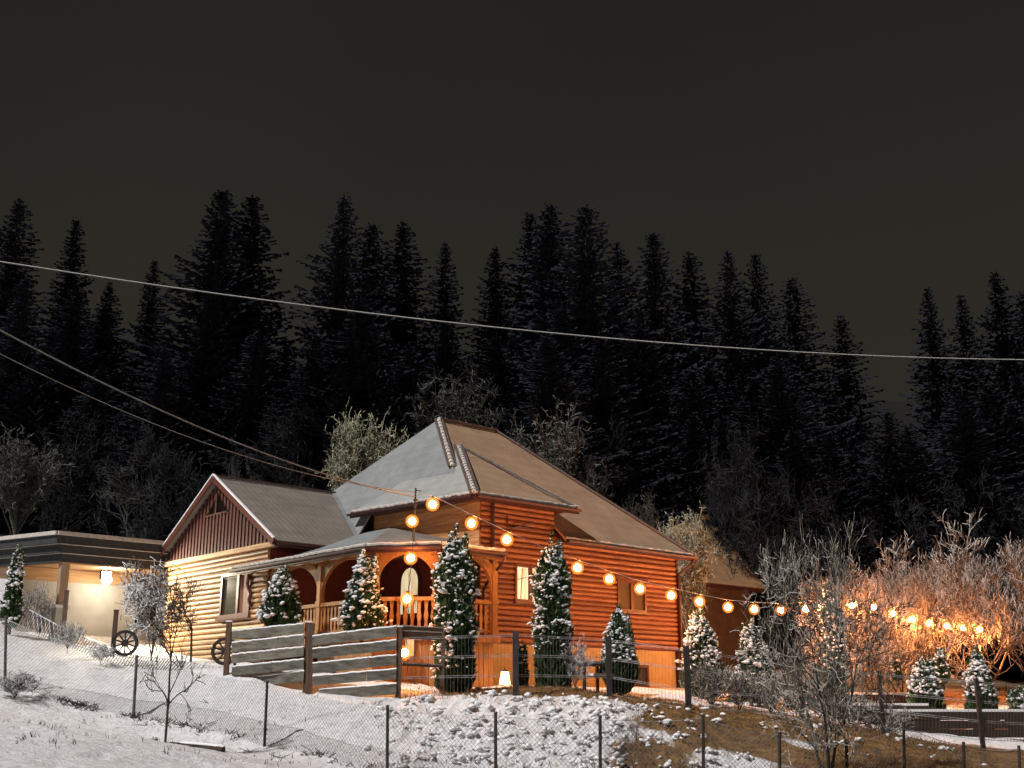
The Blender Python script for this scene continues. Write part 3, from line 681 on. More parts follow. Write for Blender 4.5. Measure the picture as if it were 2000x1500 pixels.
m = CB(); m.slab([(u, v, CZ - .003) for u, v in outline(-.05)], .04); m.build('ceiling', M['ceiling'], cp)
for (u, v) in ((CU0 + .18, CV0 + .18), (CU0 - 1.4, CV1 - .4)):
    m = CB(); m.box((u - .12, v - .12, .8), (u + .12, v + .12, CZ - .05)); m.build('post', M['porchpost'], cp)
    m = CB(); m.box((u - .17, v - .17, .8), (u + .17, v + .17, 2.75)); m.build('pier', M['white_render'], cp)
    m = CB(); m.box((u - .21, v - .21, 2.75), (u + .21, v + .21, 2.83)); m.build('pier_snow', M['snow'], cp)
m = CB(); m.box((-7.3, 12.3, .8), (-3.68, 12.5, 3.62)); m.build('rear_wall', M['white_render'], cp)
m = CB(); m.box((-7.3, 12.3, 3.62), (CU1, 12.5, CZ - .06)); m.build('lintel', M['ceiling'], cp)
m = CB(); m.box((-3.68, 13.6, .8), (CU1, 13.8, 3.78)); m.build('recess_wall', M['slate'], cp)
m = CB(); m.box((-3.6, 12.0, .8), (-2.6, 12.25, 2.35)); m.box((-3.62, 11.98, 2.35), (-2.6, 12.27, 2.42)); m.build('low_wall', M['white_render'], cp)
LPos = HW(-5.0, 11.65, 3.84)
fl = thing('floodlight', 'bright white floodlight hanging under the carport ceiling', 'lamp', LPos, HA)
m = MB(); m.box((-.16, -.02, -.10), (.16, .12, .14)); m.tube((0, .05, .14), (0, .05, .19), .02); m.build('housing', M['slate'], fl)
m = MB(); m.box((-.14, -.03, -.09), (.14, -.022, .11)); m.build('lens', M['flood'], fl)
m = MB(); V = []
for i in range(9):
    for k in range(14): a_ = math.pi * i / 8; b_ = 6.283 * k / 14; V.append((.15 * math.sin(a_) * math.cos(b_), .05 + .15 * math.sin(a_) * math.sin(b_) - .12, -.14 + .15 * math.cos(a_)))
m.add(V, [(i*14+k, (i+1)*14+k, (i+1)*14+(k+1)%14, i*14+(k+1)%14) for i in range(8) for k in range(14)]); m.build('glow_ball', M['flood'], fl, smooth=True)  # glowing ball added to imitate the lamp's blown-out glare
def spot(nm, tgt, e, ang, col):
    s_ = bpy.data.lights.new(nm, 'SPOT'); s_.energy = e; s_.spot_size = R(ang); s_.spot_blend = .6; s_.color = col; s_.shadow_soft_size = .06
    so_ = bpy.data.objects.new(nm, s_); COL.objects.link(so_); so_.location = (0, -.30, -.05); so_.parent = fl
    d = Vector(tgt) - LPos; so_.rotation_euler = (Matrix.Rotation(-HA, 3, 'Z') @ d).to_track_quat('-Z', 'Y').to_euler()
spot('beam', HW(-3.6, 7.6, 2.2), 1300, 130, (1, .90, .68))
pt = bpy.data.lights.new('glow', 'POINT'); pt.energy = 34; pt.color = (1, .88, .70); pt.shadow_soft_size = .07
po = bpy.data.objects.new('glow', pt); COL.objects.link(po); po.parent = fl; po.location = (0, -.30, -.34)

# ------------------------------------------------------------------ neighbouring buildings on the right
def rel(px, py, v):
    # point of the pixel ray on the vertical plane v = const of the house axes
    r = W(px, py, 10.); nx, ny = -UY, UX
    t = ((C0[0] * nx + C0[1] * ny) + v) / (r.x * nx + r.y * ny); return r * t
def hipbuilding():
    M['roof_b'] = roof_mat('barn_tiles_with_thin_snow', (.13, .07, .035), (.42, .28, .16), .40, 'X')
    ve = 6.5; r1 = rel(1498, 1150, ve); 
    d = r1 - Vector((*C0, 0)); ue = d.x * UX + d.y * UY; ze = r1.z
    B2 = rel(1402, 1030, ve + 3.4); d = B2 - Vector((*C0, 0)); ub = d.x * UX + d.y * UY; zb = B2.z
    g_ = thing('barn', 'smaller brown building with hipped roof standing right behind the log house', 'building', HW(ue - 4, ve, .3), HA)
    off = (ue - 4, ve, .3)
    def bld(m, n_, mt, p=g_): return MB.build(m, n_, mt, p, off=off)
    m = MB(); m.slab([(ue - 7, ve, ze), (ue, ve, ze), (ub, ve + 3.4, zb), (ub - 2.4, ve + 3.4, zb)], .1); rf = bld(m, 'roof', M['roof_b'])
    m = MB(); m.slab([(ue, ve, ze), (ue, ve + 6.8, ze), (ub, ve + 3.4, zb)], .1); bld(m, 'roof', M['roof_b'])
    m = MB(); m.slab([(ue, ve + 6.8, ze), (ue - 7, ve + 6.8, ze), (ub - 2.4, ve + 3.4, zb), (ub, ve + 3.4, zb)], .1); bld(m, 'roof', M['roof_b'])
    m = MB(); m.slab([(ue - 7, ve + 6.8, ze), (ue - 7, ve, ze), (ub - 2.4, ve + 3.4, zb)], .1); bld(m, 'roof', M['roof_b'])
    m = MB(); m.box((ue - 6.5, ve + .45, -1), (ue - .5, ve + 6.3, ze - .05)); bld(m, 'wall', mat('brown_render', (.10, .06, .033), .85, 3, .2, .2, 60))
    m = MB(); m.beam((ue - 7, ve, ze - .12), (ue, ve, ze - .12), .05, .16); bld(m, 'fascia', M['fascia'])
    m = MB(); m.box((ue - 4.6, ve + .40, 1.2), (ue - 3.6, ve + .46, 3.1)); dd = bld(m, 'door', M['frame']); m = MB(); m.box((ue - 3.75, ve + .37, 2.0), (ue - 3.7, ve + .40, 2.15)); bld(m, 'handle', M['steel'], dd)
hipbuilding()
def hut():
    p = W(1680, 1150, 52); g_ = thing('hut', 'low dark hut with a grey snowy roof behind the orange-lit trees', 'hut', (p.x, p.y, p.z - 3.0), .12)
    m = MB(); m.box((-3.2, 0, -2), (3.2, 4, 3.0)); m.build('wall', mat('dark_hut_boards', (.05, .04, .032), .9, 4, .3, stretch=(8, 8, 1)), g_)
    m = MB(); m.slab([(-3.6, -.5, 2.9), (3.6, -.5, 2.9), (3.6, 2.2, 4.25), (-3.6, 2.2, 4.25)], .12); m.slab([(3.6, 4.6, 2.9), (-3.6, 4.6, 2.9), (-3.6, 2.2, 4.25), (3.6, 2.2, 4.25)], .12)
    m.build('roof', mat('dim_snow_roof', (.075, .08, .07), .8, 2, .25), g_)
    m = MB(); m.box((-1.4, -.05, .4), (-.5, 0, 2.2)); m.build('door', M['frame'], g_)
hut()

# ------------------------------------------------------------------ spruces of the forest
def spruce_mesh(seed, H=22., slim=1.):
    rnd = random.Random(seed); m = MB()
    z = H * .08
    while z < H * .99:
        t = (z / H - .08) / .92
        Rl = slim * (H * .30) * ((1 - t) ** .80)
        nb = max(5, int(13 - 7 * t)); a0 = rnd.uniform(0, 6.28)
        for b in range(nb):
            a = a0 + 6.283 * b / nb + rnd.uniform(-.35, .35); ca, sa = math.cos(a), math.sin(a)
            lobe = .80 + .55 * noise.noise(Vector((ca * 1.3 + seed * 7, sa * 1.3, z * .22))) + .30 * noise.noise(Vector((ca * 3, sa * 3 + seed, z * .8)))
            L = Rl * max(.25, lobe) * rnd.uniform(.72, 1.12) + .12
            n = max(2, int(L / .42)); droop = rnd.uniform(.10, .42) * (1 - .8 * t)
            prev = (0, 0, z)
            for i in range(1, n + 1):
                s_ = i / n; x = L * s_; zz = z - droop * L * s_ + .26 * L * s_ * s_
                c_ = (ca * x, sa * x, zz + rnd.uniform(-.05, .05)); wd = (.12 + .42 * (1 - s_)) * (.45 + .55 * (1 - t)) * rnd.uniform(.6, 1.3) + .04
                for sg in (-1, 1):
                    f_ = rnd.uniform(.2, .55)
                    m.face([prev, c_, (c_[0] - sa * wd * sg + ca * wd * f_, c_[1] + ca * wd * sg + sa * wd * f_, c_[2] - rnd.uniform(.0, .38) * (1 - .5 * t))])
                m.face([prev, c_, ((prev[0] + c_[0]) / 2 + rnd.uniform(-.1, .1), (prev[1] + c_[1]) / 2 + rnd.uniform(-.1, .1), c_[2] - rnd.uniform(.15, .60) * (1 - .6 * t))])
                prev = c_
        z += (.24 + .20 * (1 - t)) * rnd.uniform(.7, 1.3)
    m.tube((0, 0, H * .93), (0, 0, H * 1.01), .035, .01, 4)
    me = bpy.data.meshes.new('crown'); me.from_pydata(m.v, [], m.f); me.materials.append(M['needle'])
    tm = MB(); tm.tube((0, 0, -.5), (0, 0, H * .6), .28, .14, 8); tm.tube((0, 0, H * .6), (0, 0, H * .97), .14, .03, 6)
    tme = bpy.data.meshes.new('trunk'); tme.from_pydata(tm.v, [], tm.f); tme.materials.append(M['fartrunk'])
    return me, tme, H
SPR = [spruce_mesh(s, 22, sl) for s, sl in ((1, 1.0), (2, .85), (3, 1.15), (4, 1.05), (5, .78), (6, .92), (7, 1.1))]
# pixel of the top, distance, prototype, width factor, descriptive words
front = [
 (40, 385, 66, 1, .95, 'slender spruce against the sky at the far left edge of the forest'),
 (150, 425, 72, 4, .9, 'thin pointed spruce second from the left edge of the forest'),
 (215, 548, 66, 1, .9, 'short spruce below the upper wire, third from the left edge of the forest'),
 (303, 505, 80, 4, .85, 'faint thin spruce standing in the gap left of the twin tall spruces'),
 (434, 362, 60, 0, 1.05, 'left and taller of the twin tall spruces over the gabled wing'),
 (494, 374, 62, 0, .95, 'right one of the twin tall spruces over the gabled wing'),
 (672, 376, 62, 2, .85, 'broad tall spruce with a crooked tip over the house ridge'),
 (728, 428, 66, 0, .95, 'spruce leaning against the right flank of the broad crooked-tipped one'),
 (788, 430, 68, 1, 1.0, 'spruce with a blunt top between the broad one and the lone slim one'),
 (870, 470, 64, 1, .75, 'lone slim spruce in front of the gap above the tower roof'),
 (967, 480, 66, 1, .85, 'short spruce just left of the central group of tall spruces'),
 (1036, 408, 68, 3, .85, 'left flank spruce of the central tall group'),
 (1074, 388, 64, 0, .95, 'tallest spruce of the central group above the main roof'),
 (1143, 394, 62, 3, 1.0, 'broad spruce forming the right peak of the central group'),
 (1205, 470, 70, 1, .9, 'spruce tucked behind the right shoulder of the central group'),
 (1272, 445, 64, 0, .9, 'spruce with an even cone right of the central group'),
 (1346, 488, 66, 1, .95, 'narrow spruce between the even cone and the round-topped pair'),
 (1422, 484, 62, 2, .75, 'left spruce of the dense round-topped pair'),
 (1474, 488, 64, 2, .75, 'right spruce of the dense round-topped pair'),
 (1545, 535, 68, 3, .85, 'lower spruce on the descending edge right of the round-topped pair'),
 (1640, 612, 70, 1, .9, 'last low spruce before the bright gap in the forest'),
 (1810, 558, 72, 1, .8, 'pointed spruce opening the right-hand group beyond the gap'),
 (1875, 570, 74, 0, .75, 'middle spruce of the right-hand group beyond the gap'),
 (1942, 524, 70, 3, .85, 'highest spruce of the right-hand group beyond the gap'),
 (1998, 560, 72, 0, .9, 'spruce cut by the right edge of the picture'),
]
def plant_spruce(px, py, Y, k, wf, label, grp='tall spruces of the forest edge'):
    if k in (0, 3) and int(px) % 2: k += 5 if k == 0 else 3
    me, tme, H = SPR[k]; top = W(px, py, Y); gz = tz(top.x, Y) - .3; h = max(5, top.z - gz); s_ = h / H
    t = thing('spruce', label, 'spruce tree', (top.x, Y, gz), random.uniform(0, 6.28), grp)
    w_ = wf * 1.12 * (22 / h) ** .15
    t.scale = (s_ * w_, s_ * w_, s_)
    for nm, d in (('crown', me), ('trunk', tme)):
        o = bpy.data.objects.new(nm, d); COL.objects.link(o); o.parent = t
for a in front: plant_spruce(*a)
rr = random.Random(5)
def skyline(px):
    P_ = [(-100, 470), (40, 420), (100, 520), (150, 470), (260, 600), (340, 590), (434, 420), (540, 560), (575, 640), (630, 560), (672, 440), (870, 560), (925, 640), (1074, 450), (1180, 520), (1272, 510), (1474, 550), (1640, 680), (1730, 800), (1810, 640), (1942, 600), (2100, 600)]
    for (a, b), (c, d) in zip(P_, P_[1:]):
        if a <= px <= c: return b + (d - b) * (px - a) / (c - a)
    return 600
for i in range(46):                                  # second storey of the wood, below the skyline
    px = -40 + i * 46 + rr.uniform(-15, 15); py = skyline(px) + rr.uniform(60, 230)
    if 1690 < px < 1790: py += 60
    plant_spruce(px, py, rr.uniform(52, 60) + (6 if i % 2 else 0), rr.randrange(5), rr.uniform(1.0, 1.35),
                 'lower dark spruce filling the wood below the tops of the forest edge', 'lower spruces inside the wood')
for i in range(34):                                  # young spruces at the foot of the wood
    px = -40 + i * 63 + rr.uniform(-22, 22); py = rr.uniform(690, 850) + (40 if px > 1300 else 0)
    plant_spruce(px, py, rr.uniform(54, 58), rr.choice((1, 2, 3, 5, 6)), rr.uniform(1.1, 1.4), 'young dark spruce in the shade at the foot of the wood', 'young spruces at the foot of the wood')

# ------------------------------------------------------------------ bare and frosted trees
def grow(m, rnd, p, d, L, r, lev, maxlev, spread=.65, up=.25, kids=4, seg=3, thin=.0085):
    pts = [p]; dd = d.copy()
    for i in range(seg):
        dd = (dd + Vector((rnd.gauss(0, .20), rnd.gauss(0, .20), rnd.gauss(0, .15) + up * .12))).normalized()
        q = pts[-1] + dd * (L / seg); r1 = max(thin, r * (1 - .62 * (i + 1) / seg)); r0 = max(thin, r * (1 - .62 * i / seg))
        m.tube(pts[-1], q, r0, r1, 6 if lev == 0 else (4 if lev == 1 else 3), cap=False); pts.append(q)
    if lev < maxlev:
        n = kids if lev else kids + 3
        for k in range(n):
            t = rnd.uniform(.30 if lev else .35, 1.0); i = min(seg - 1, int(t * seg)); b = pts[i].lerp(pts[i+1], t * seg - i)
            ax = dd.orthogonal().normalized(); ax = Matrix.Rotation(rnd.uniform(0, 6.283), 3, dd) @ ax
            nd = (dd * (1 - spread * .5) + ax * spread * rnd.uniform(.7, 1.3) + Vector((0, 0, up * rnd.uniform(.2, 1)))).normalized()
            grow(m, rnd, b, nd, L * rnd.uniform(.48, .74) * (1.15 - .35 * t if lev == 0 else 1), max(thin, r * .45), lev + 1, maxlev, spread, up, kids, seg, thin)
def tree_mesh(seed, H=4., stems=1, maxlev=4, kids=4, spread=.7, up=.25, trunk=.07, thin=.0085, lean=.15, stemh=.25):
    rnd = random.Random(seed); crown = MB(); tr = MB()
    for s_ in range(stems):
        a = 6.283 * s_ / max(1, stems) + rnd.uniform(-.4, .4); k = lean if stems > 1 else lean * .3
        d = Vector((math.cos(a) * k, math.sin(a) * k, 1)).normalized()
        q = d * (H * stemh); tr.tube((0, 0, -.25), (0, 0, 0), trunk * 1.1, trunk, 7); tr.tube((0, 0, 0), q, trunk, trunk * .8, 7)
        grow(crown, rnd, q, d, H * .62, trunk * .8, 0, maxlev, spread, up, kids, 4, thin)
        for e in range(3):
            b = q * rnd.uniform(.75, 1); a2 = rnd.uniform(0, 6.283)
            grow(crown, rnd, b, Vector((math.cos(a2), math.sin(a2), .55)).normalized(), H * .40, trunk * .45, 1, maxlev, spread, up, kids, 4, thin)
    zs = max(v[2] for v in crown.v); xs = max(max(abs(v[0]), abs(v[1])) for v in crown.v)
    out = []
    for nm, b in (('crown', crown), ('trunk', tr)):
        me = bpy.data.meshes.new(nm); me.from_pydata(b.v, [], b.f); out.append(me)
    return out[0], out[1], zs, xs
TM = {}
def round_tree(seed, H=5., W=4.2, limbs=46, twigs=11, thin=.014, base=.18):
    rnd = random.Random(seed); cr = MB(); tr = MB(); tr.tube((0, 0, -.3), (0, 0, H * base), .12, .09, 7)
    zc = H * .72; rz_ = H * .28; rx = W / 2
    for i in range(limbs):
        while 1:
            p = Vector((rnd.uniform(-1, 1), rnd.uniform(-1, 1), rnd.uniform(-1, 1)))
            if .35 < p.length < 1: break
        k = .82 + .30 * noise.noise(p * 2.2 + Vector((seed, 0, 0)))
        e = Vector((p.x * rx * k, p.y * rx * k, zc + p.z * rz_ * k)); b = Vector((0, 0, H * base * rnd.uniform(.7, 1.9)))
        mid = b.lerp(e, .5) + Vector((rnd.gauss(0, .15), rnd.gauss(0, .15), rnd.uniform(.0, .35))); pts = [b, b.lerp(mid, .55), mid, mid.lerp(e, .55) + Vector((rnd.gauss(0, .08), rnd.gauss(0, .08), .05)), e]
        for a, c, r0, r1 in zip(pts, pts[1:], (.045, .034, .026, .018), (.034, .026, .018, .012)): cr.tube(a, c, r0, max(thin, r1), 4, cap=False)
        for j in range(twigs):
            t = rnd.uniform(1.2, 4); i0 = min(3, int(t)); q = pts[i0].lerp(pts[i0+1], t - i0)
            d = Vector((rnd.gauss(0, 1), rnd.gauss(0, 1), rnd.gauss(.25, .8))).normalized(); L = rnd.uniform(.25, .65)
            for g in range(3):
                d = (d + Vector((rnd.gauss(0, .35), rnd.gauss(0, .35), rnd.gauss(-.05, .3)))).normalized(); q2 = q + d * L / 3; cr.tube(q, q2, thin, thin * .9, 3, cap=False); q = q2
                for h in range(2):
                    d2 = (d + Vector((rnd.gauss(0, 1), rnd.gauss(0, 1), rnd.gauss(.1, .8)))).normalized(); cr.tube(q, q + d2 * rnd.uniform(.10, .26), thin * .95, thin * .7, 3, cap=False)
    out = []
    for nm, b in (('crown', cr), ('trunk', tr)):
        me = bpy.data.meshes.new(nm); me.from_pydata(b.v, [], b.f); out.append(me)
    return out[0], out[1], max(v[2] for v in cr.v), max(max(abs(v[0]), abs(v[1])) for v in cr.v)
TM['puff'] = round_tree(31, 7.5, 5.0, 130, 16, .016, .30)
TM['puff2'] = round_tree(32, 8, 6.0, 100, 13, .016, .30)
TM['dense'] = tree_mesh(11, 5, 1, 4, 5, 1.0, .0, .09, .012, stemh=.2)
TM['dense2'] = tree_mesh(12, 5, 3, 4, 5, .95, .05, .07, .012, .5)
TM['open'] = tree_mesh(13, 5, 1, 4, 4, .75, .3, .08, .011)
TM['near'] = tree_mesh(23, 4, 4, 4, 4, .75, .32, .06, .0075, .5, .22)
TM['arch'] = tree_mesh(24, 4, 4, 4, 4, .6, .5, .05, .010, .7, .25)
TM['fruit'] = tree_mesh(14, 4, 4, 4, 4, .75, .42, .055, .009, .34)
TM['sapling'] = tree_mesh(15, 3, 1, 3, 4, .75, .4, .07, .014, stemh=.5)
TM['young'] = tree_mesh(18, 3, 3, 3, 5, 1.0, .05, .035, .017, .3)
TM['bush'] = tree_mesh(16, 1.4, 6, 3, 4, .7, .3, .02, .009, .6, .15)
TM['spread'] = tree_mesh(17, 4, 2, 4, 4, .8, .05, .05, .009, .3)
_tc = {}
def tmesh(k, matk):
    if (k, matk) not in _tc:
        c, t, zs, xs = TM[k]; c = c.copy(); t = t.copy(); c.name = 'crown'; t.name = 'trunk'
        c.materials.append(M[matk]); t.materials.append(M['bark'] if matk != 'twig_faint' else M['fartrunk']); _tc[(k, matk)] = (c, t, zs, xs)
    return _tc[(k, matk)]
def tree(name, kind, matk, px, top, Y, wpx, label, cat='tree', group=None, base=None, rz=None):
    c, t_, zs, xs = tmesh(kind, matk); tp = W(px, top, Y); gz = tz(tp.x, Y) - .05 if base is None else W(px, base, Y).z
    h = tp.z - gz; wid = wpx / (2250 / (Y * 1.06)); sz = h / zs; sx = wid / 2 / xs * (1.02 if 'puff' in kind else 1.25)
    t = thing(name, label, cat, (tp.x, Y, gz), random.uniform(0, 6.28) if rz is None else rz, group); t.scale = (sx, sx, sz)
    for nm, d in (('crown', c), ('trunk', t_)):
        o = bpy.data.objects.new(nm, d); COL.objects.link(o); o.parent = t
    return t
G1 = 'frosted trees at the foot of the wood'
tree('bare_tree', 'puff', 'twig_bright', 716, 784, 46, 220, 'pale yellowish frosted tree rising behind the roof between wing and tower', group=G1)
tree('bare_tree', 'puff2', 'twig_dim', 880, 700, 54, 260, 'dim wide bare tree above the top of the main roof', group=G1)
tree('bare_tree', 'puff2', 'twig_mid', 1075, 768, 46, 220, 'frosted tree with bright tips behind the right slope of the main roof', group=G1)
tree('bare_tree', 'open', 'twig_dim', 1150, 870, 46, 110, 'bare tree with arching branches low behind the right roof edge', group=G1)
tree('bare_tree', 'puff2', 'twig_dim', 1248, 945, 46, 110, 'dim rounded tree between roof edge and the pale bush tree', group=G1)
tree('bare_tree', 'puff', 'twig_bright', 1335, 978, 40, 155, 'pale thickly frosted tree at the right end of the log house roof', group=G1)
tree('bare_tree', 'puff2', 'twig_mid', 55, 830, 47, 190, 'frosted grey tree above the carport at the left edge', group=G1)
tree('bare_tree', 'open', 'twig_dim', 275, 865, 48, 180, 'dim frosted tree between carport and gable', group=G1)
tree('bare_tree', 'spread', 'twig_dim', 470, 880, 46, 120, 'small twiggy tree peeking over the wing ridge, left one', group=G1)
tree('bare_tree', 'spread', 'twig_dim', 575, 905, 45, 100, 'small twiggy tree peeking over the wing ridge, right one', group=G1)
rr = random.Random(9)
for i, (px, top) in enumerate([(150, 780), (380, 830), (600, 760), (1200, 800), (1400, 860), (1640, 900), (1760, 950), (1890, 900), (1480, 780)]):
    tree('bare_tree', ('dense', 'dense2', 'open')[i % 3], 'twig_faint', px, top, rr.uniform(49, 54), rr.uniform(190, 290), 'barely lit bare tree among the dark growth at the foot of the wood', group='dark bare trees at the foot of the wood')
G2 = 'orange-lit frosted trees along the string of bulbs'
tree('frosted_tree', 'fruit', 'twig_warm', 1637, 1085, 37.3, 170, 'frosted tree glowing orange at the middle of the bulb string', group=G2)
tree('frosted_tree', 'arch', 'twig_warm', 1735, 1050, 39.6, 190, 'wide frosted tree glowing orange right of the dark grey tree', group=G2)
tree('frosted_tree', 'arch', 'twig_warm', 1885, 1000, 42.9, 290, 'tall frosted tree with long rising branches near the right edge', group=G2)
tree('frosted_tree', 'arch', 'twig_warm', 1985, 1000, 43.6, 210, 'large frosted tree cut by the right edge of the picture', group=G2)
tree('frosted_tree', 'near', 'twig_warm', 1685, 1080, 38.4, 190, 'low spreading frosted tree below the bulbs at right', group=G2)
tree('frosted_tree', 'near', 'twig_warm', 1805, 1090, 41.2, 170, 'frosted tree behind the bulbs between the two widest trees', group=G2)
tree('grey_tree', 'near', 'twig_dimmed', 1578, 990, 20.8, 290, 'big dark grey frosted fruit tree with several stems in front of the wire fence', group=None)
tree('young_tree', 'young', 'twig', 312, 1085, 31.5, 130, 'young tree with flat white snowy branches before the carport wall', base=1285)
tree('young_tree', 'sapling', 'bark', 385, 1120, 31, 90, 'thin forked young tree in front of the yellow log gable', base=1285)
tree('sapling', 'sapling', 'bark', 348, 1125, 22.2, 100, 'slim sapling standing in the snow in front of the chain-link fence', base=1468)
tree('sapling', 'spread', 'bark', 1235, 1405, 21.2, 70, 'small bare sapling on the tussocky bank', base=1500)
G3 = 'snowy shrubs around the house'
tree('shrub', 'bush', 'twig', 88, 1128, 34, 75, 'lit shrub between the left thuja and the carport post', 'shrub', G3, base=1240)
tree('shrub', 'bush', 'twig', 138, 1205, 31, 60, 'snowy round shrub in front of the pale carport wall', 'shrub', G3, base=1268)
tree('shrub', 'bush', 'twig', 1122, 1235, 27, 60, 'warm lit bush between the tall thuja and the small one', 'shrub', G3, base=1345)
tree('shrub', 'bush', 'twig', 200, 1250, 30, 60, 'dark low shrub beside the wagon wheel near the carport', 'shrub', G3, base=1292)
tree('shrub', 'bush', 'twig', 35, 1305, 26, 90, 'snow-laden low bush at the foot of the first fence post', 'shrub', G3, base=1362)
for i, (px, top, base, w_) in enumerate([(1385, 1275, 1385, 90), (1440, 1290, 1390, 80), (1500, 1300, 1395, 90), (1560, 1310, 1400, 110), (1640, 1330, 1420, 130), (1720, 1360, 1450, 110)]):
    tree('shrub', 'bush', 'twig_dimmed', px, top, 28.5, w_, ['dark shrub right of the wire fence post below a snowy thuja', 'dark shrub under the second snowy thuja right of the house', 'dark shrub left of the grey fruit tree', 'dark shrub behind the grey fruit tree stems', 'wide dark shrub right of the grey fruit tree', 'low dark shrub near the row of thujas at right'][i], 'shrub', G3, base=base)

# ------------------------------------------------------------------ snowy thujas
def lump(m, c, r, rnd, squash=.7):
    V = []; c0_ = c; c = (0, 0, 0)
    V.append((c[0], c[1], c[2] + r * squash))
    for (zz, rr_, o) in ((.55, .85, 0), (-.15, 1.0, .5), (-.65, .6, 0)):
        for k in range(5):
            t = 6.283 * (k + o) / 5; q = r * rr_ * rnd.uniform(.75, 1.25); V.append((c[0] + math.cos(t) * q, c[1] + math.sin(t) * q, c[2] + zz * r * squash * rnd.uniform(.8, 1.2)))
    V.append((c[0], c[1], c[2] - r * squash))
    F = [(0, 1 + k, 1 + (k + 1) % 5) for k in range(5)]
    for L in (0, 1):
        for k in range(5):
            a = 1 + 5 * L + k; b = 1 + 5 * L + (k + 1) % 5; F.append((a, a + 5, b + 5, b))
    F += [(16, 11 + (k + 1) % 5, 11 + k) for k in range(5)]
    st = rnd.choice((1, 1.2, 1.8, 2.5)); ax = Vector((rnd.gauss(0, .7), rnd.gauss(0, .7), rnd.gauss(.1, .55))).normalized(); k_ = 1 / st ** .35
    m.add([Vector(c0_) + (Vector(v) * k_ + ax * (Vector(v).dot(ax) * (st - 1) * k_)) for v in V], F)
def thuja(px, top, base, wpx, Y, label, shape='cone', snow=1.0, low=0.0, group='snow-laden thujas planted around the house', seed=0, tips=4):
    rnd = random.Random(100 + seed); tp = W(px, top, Y); bz = W(px, base, Y).z; sc_ = 2250 / (Y * 1.06); h = tp.z - bz; r = wpx / sc_ / 2 * (.84 if shape == 'column' else .90)
    t = thing('thuja', label, 'thuja', (tp.x, Y, bz), 0, group)
    def prof(q):                                    # radius along height
        if shape == 'cone': return r * (min(1, (q + .04) / .16) ** .6) * (1 - max(0, (q - .16) / .86)) ** .72
        if shape == 'column': return r * (min(1, (q + .25) / .4) ** .5) * (1 if q < .82 else max(.0, 1 - ((q - .82) / .19)) ** .6) * (.93 + .07 * math.sin(q * 19))
        return r * (min(1, (q + .05) / .25) ** .6) * max(0, 1 - max(0, (q - .3) / .72)) ** .55
    hb = h * .88
    leaders = [(rnd.uniform(-.55, .55) * r, rnd.uniform(-.4, .4) * r, h * rnd.uniform(.84, .97)) for _ in range(tips)] + [(rnd.uniform(-.1, .1) * r, 0, h)]
    fo = MB(); core = MB(); sn = MB()
    n = 10; rings = 12; V = []
    for i in range(rings + 1):
        q = i / rings; R_ = prof(q) * .78
        for k in range(n): a = 6.283 * k / n; V.append((math.cos(a) * R_, math.sin(a) * R_, q * hb + .02))
    core.add(V, [(i*n+k, i*n+(k+1)%n, (i+1)*n+(k+1)%n, (i+1)*n+k) for i in range(rings) for k in range(n)])
    core.build('inner_twigs', M['thuja_core'], t)
    area = 2 * math.pi * r * h * .75; N = int(min(5200, area * 900)); 
    def flake(c, out, s):
        up = Vector((out.x * .45 + rnd.gauss(0, .25), out.y * .45 + rnd.gauss(0, .25), .9)).normalized(); sd = up.cross(Vector((rnd.gauss(0, 1), rnd.gauss(0, 1), rnd.gauss(0, .4)))).normalized() * s * .30
        c = Vector(c); fo.face([c - up * s * .3, c + sd, c + up * s, c - sd])
    for i in range(N):
        q = rnd.random() ** .9; a = rnd.uniform(0, 6.283); R_ = prof(q) * (rnd.uniform(.72, 1.06) + .07 * math.sin(a * 5 + q * 25 + seed))
        flake((math.cos(a) * R_, math.sin(a) * R_, q * hb), Vector((math.cos(a), math.sin(a), 0)), rnd.uniform(.07, .15))
    for (lx, ly, lz) in leaders:
        z0 = lz - h * .26
        for i in range(90):
            q = rnd.random(); a = rnd.uniform(0, 6.283); R_ = (1 - q) * .13 * r / .45 + .012
            flake((lx * (1 - .0) + math.cos(a) * R_, ly + math.sin(a) * R_, z0 + (lz - z0) * q), Vector((math.cos(a), math.sin(a), 0)), rnd.uniform(.05, .10))
        for i in range(int(20 * snow)):
            q = rnd.random(); a = rnd.uniform(0, 6.283); R_ = (1 - q) * .13 * r / .45 + .01
            lump(sn, (lx + math.cos(a) * R_, ly + math.sin(a) * R_, z0 + (lz - z0) * q), rnd.uniform(.018, .042), rnd)
    fo.build('foliage', M['thuja'], t, kind='stuff')
    NS = int(area * 95 * snow)
    for i in range(NS):
        q = rnd.uniform(low, 1); 
        if rnd.random() > .16 + .95 * q: continue
        a = rnd.uniform(0, 6.283); R_ = prof(q) * rnd.uniform(.90, 1.08); s_ = (.022 + .062 * rnd.random() ** 1.6) * (1.15 - .35 * q)
        for k in range(rnd.choice((1, 2, 3))):
            lump(sn, (math.cos(a) * R_ + rnd.gauss(0, s_ * .8), math.sin(a) * R_ + rnd.gauss(0, s_ * .8), q * hb + .04 + rnd.gauss(0, s_ * .6)), s_ * rnd.uniform(.5, 1.1), rnd, .62)
    sn.build('snow_clumps', M['snow'], t, smooth=True, kind='stuff')
    m = MB(); m.tube((0, 0, -.2), (0, 0, .35), .05, .05, 6); m.build('trunk', M['bark'], t)
thuja(38, 1062, 1225, 38, 33, 'narrow snowy thuja left of the carport post', 'cone', 1.5, seed=1)
thuja(554, 1102, 1225, 82, 28.5, 'broad snowy thuja behind the left plank panel', 'cone', 1.7, .12, seed=2)
thuja(712, 1075, 1240, 84, 27.0, 'wide snowy thuja before the porch arches behind the right plank panel', 'cone', 1.7, .05, seed=3)
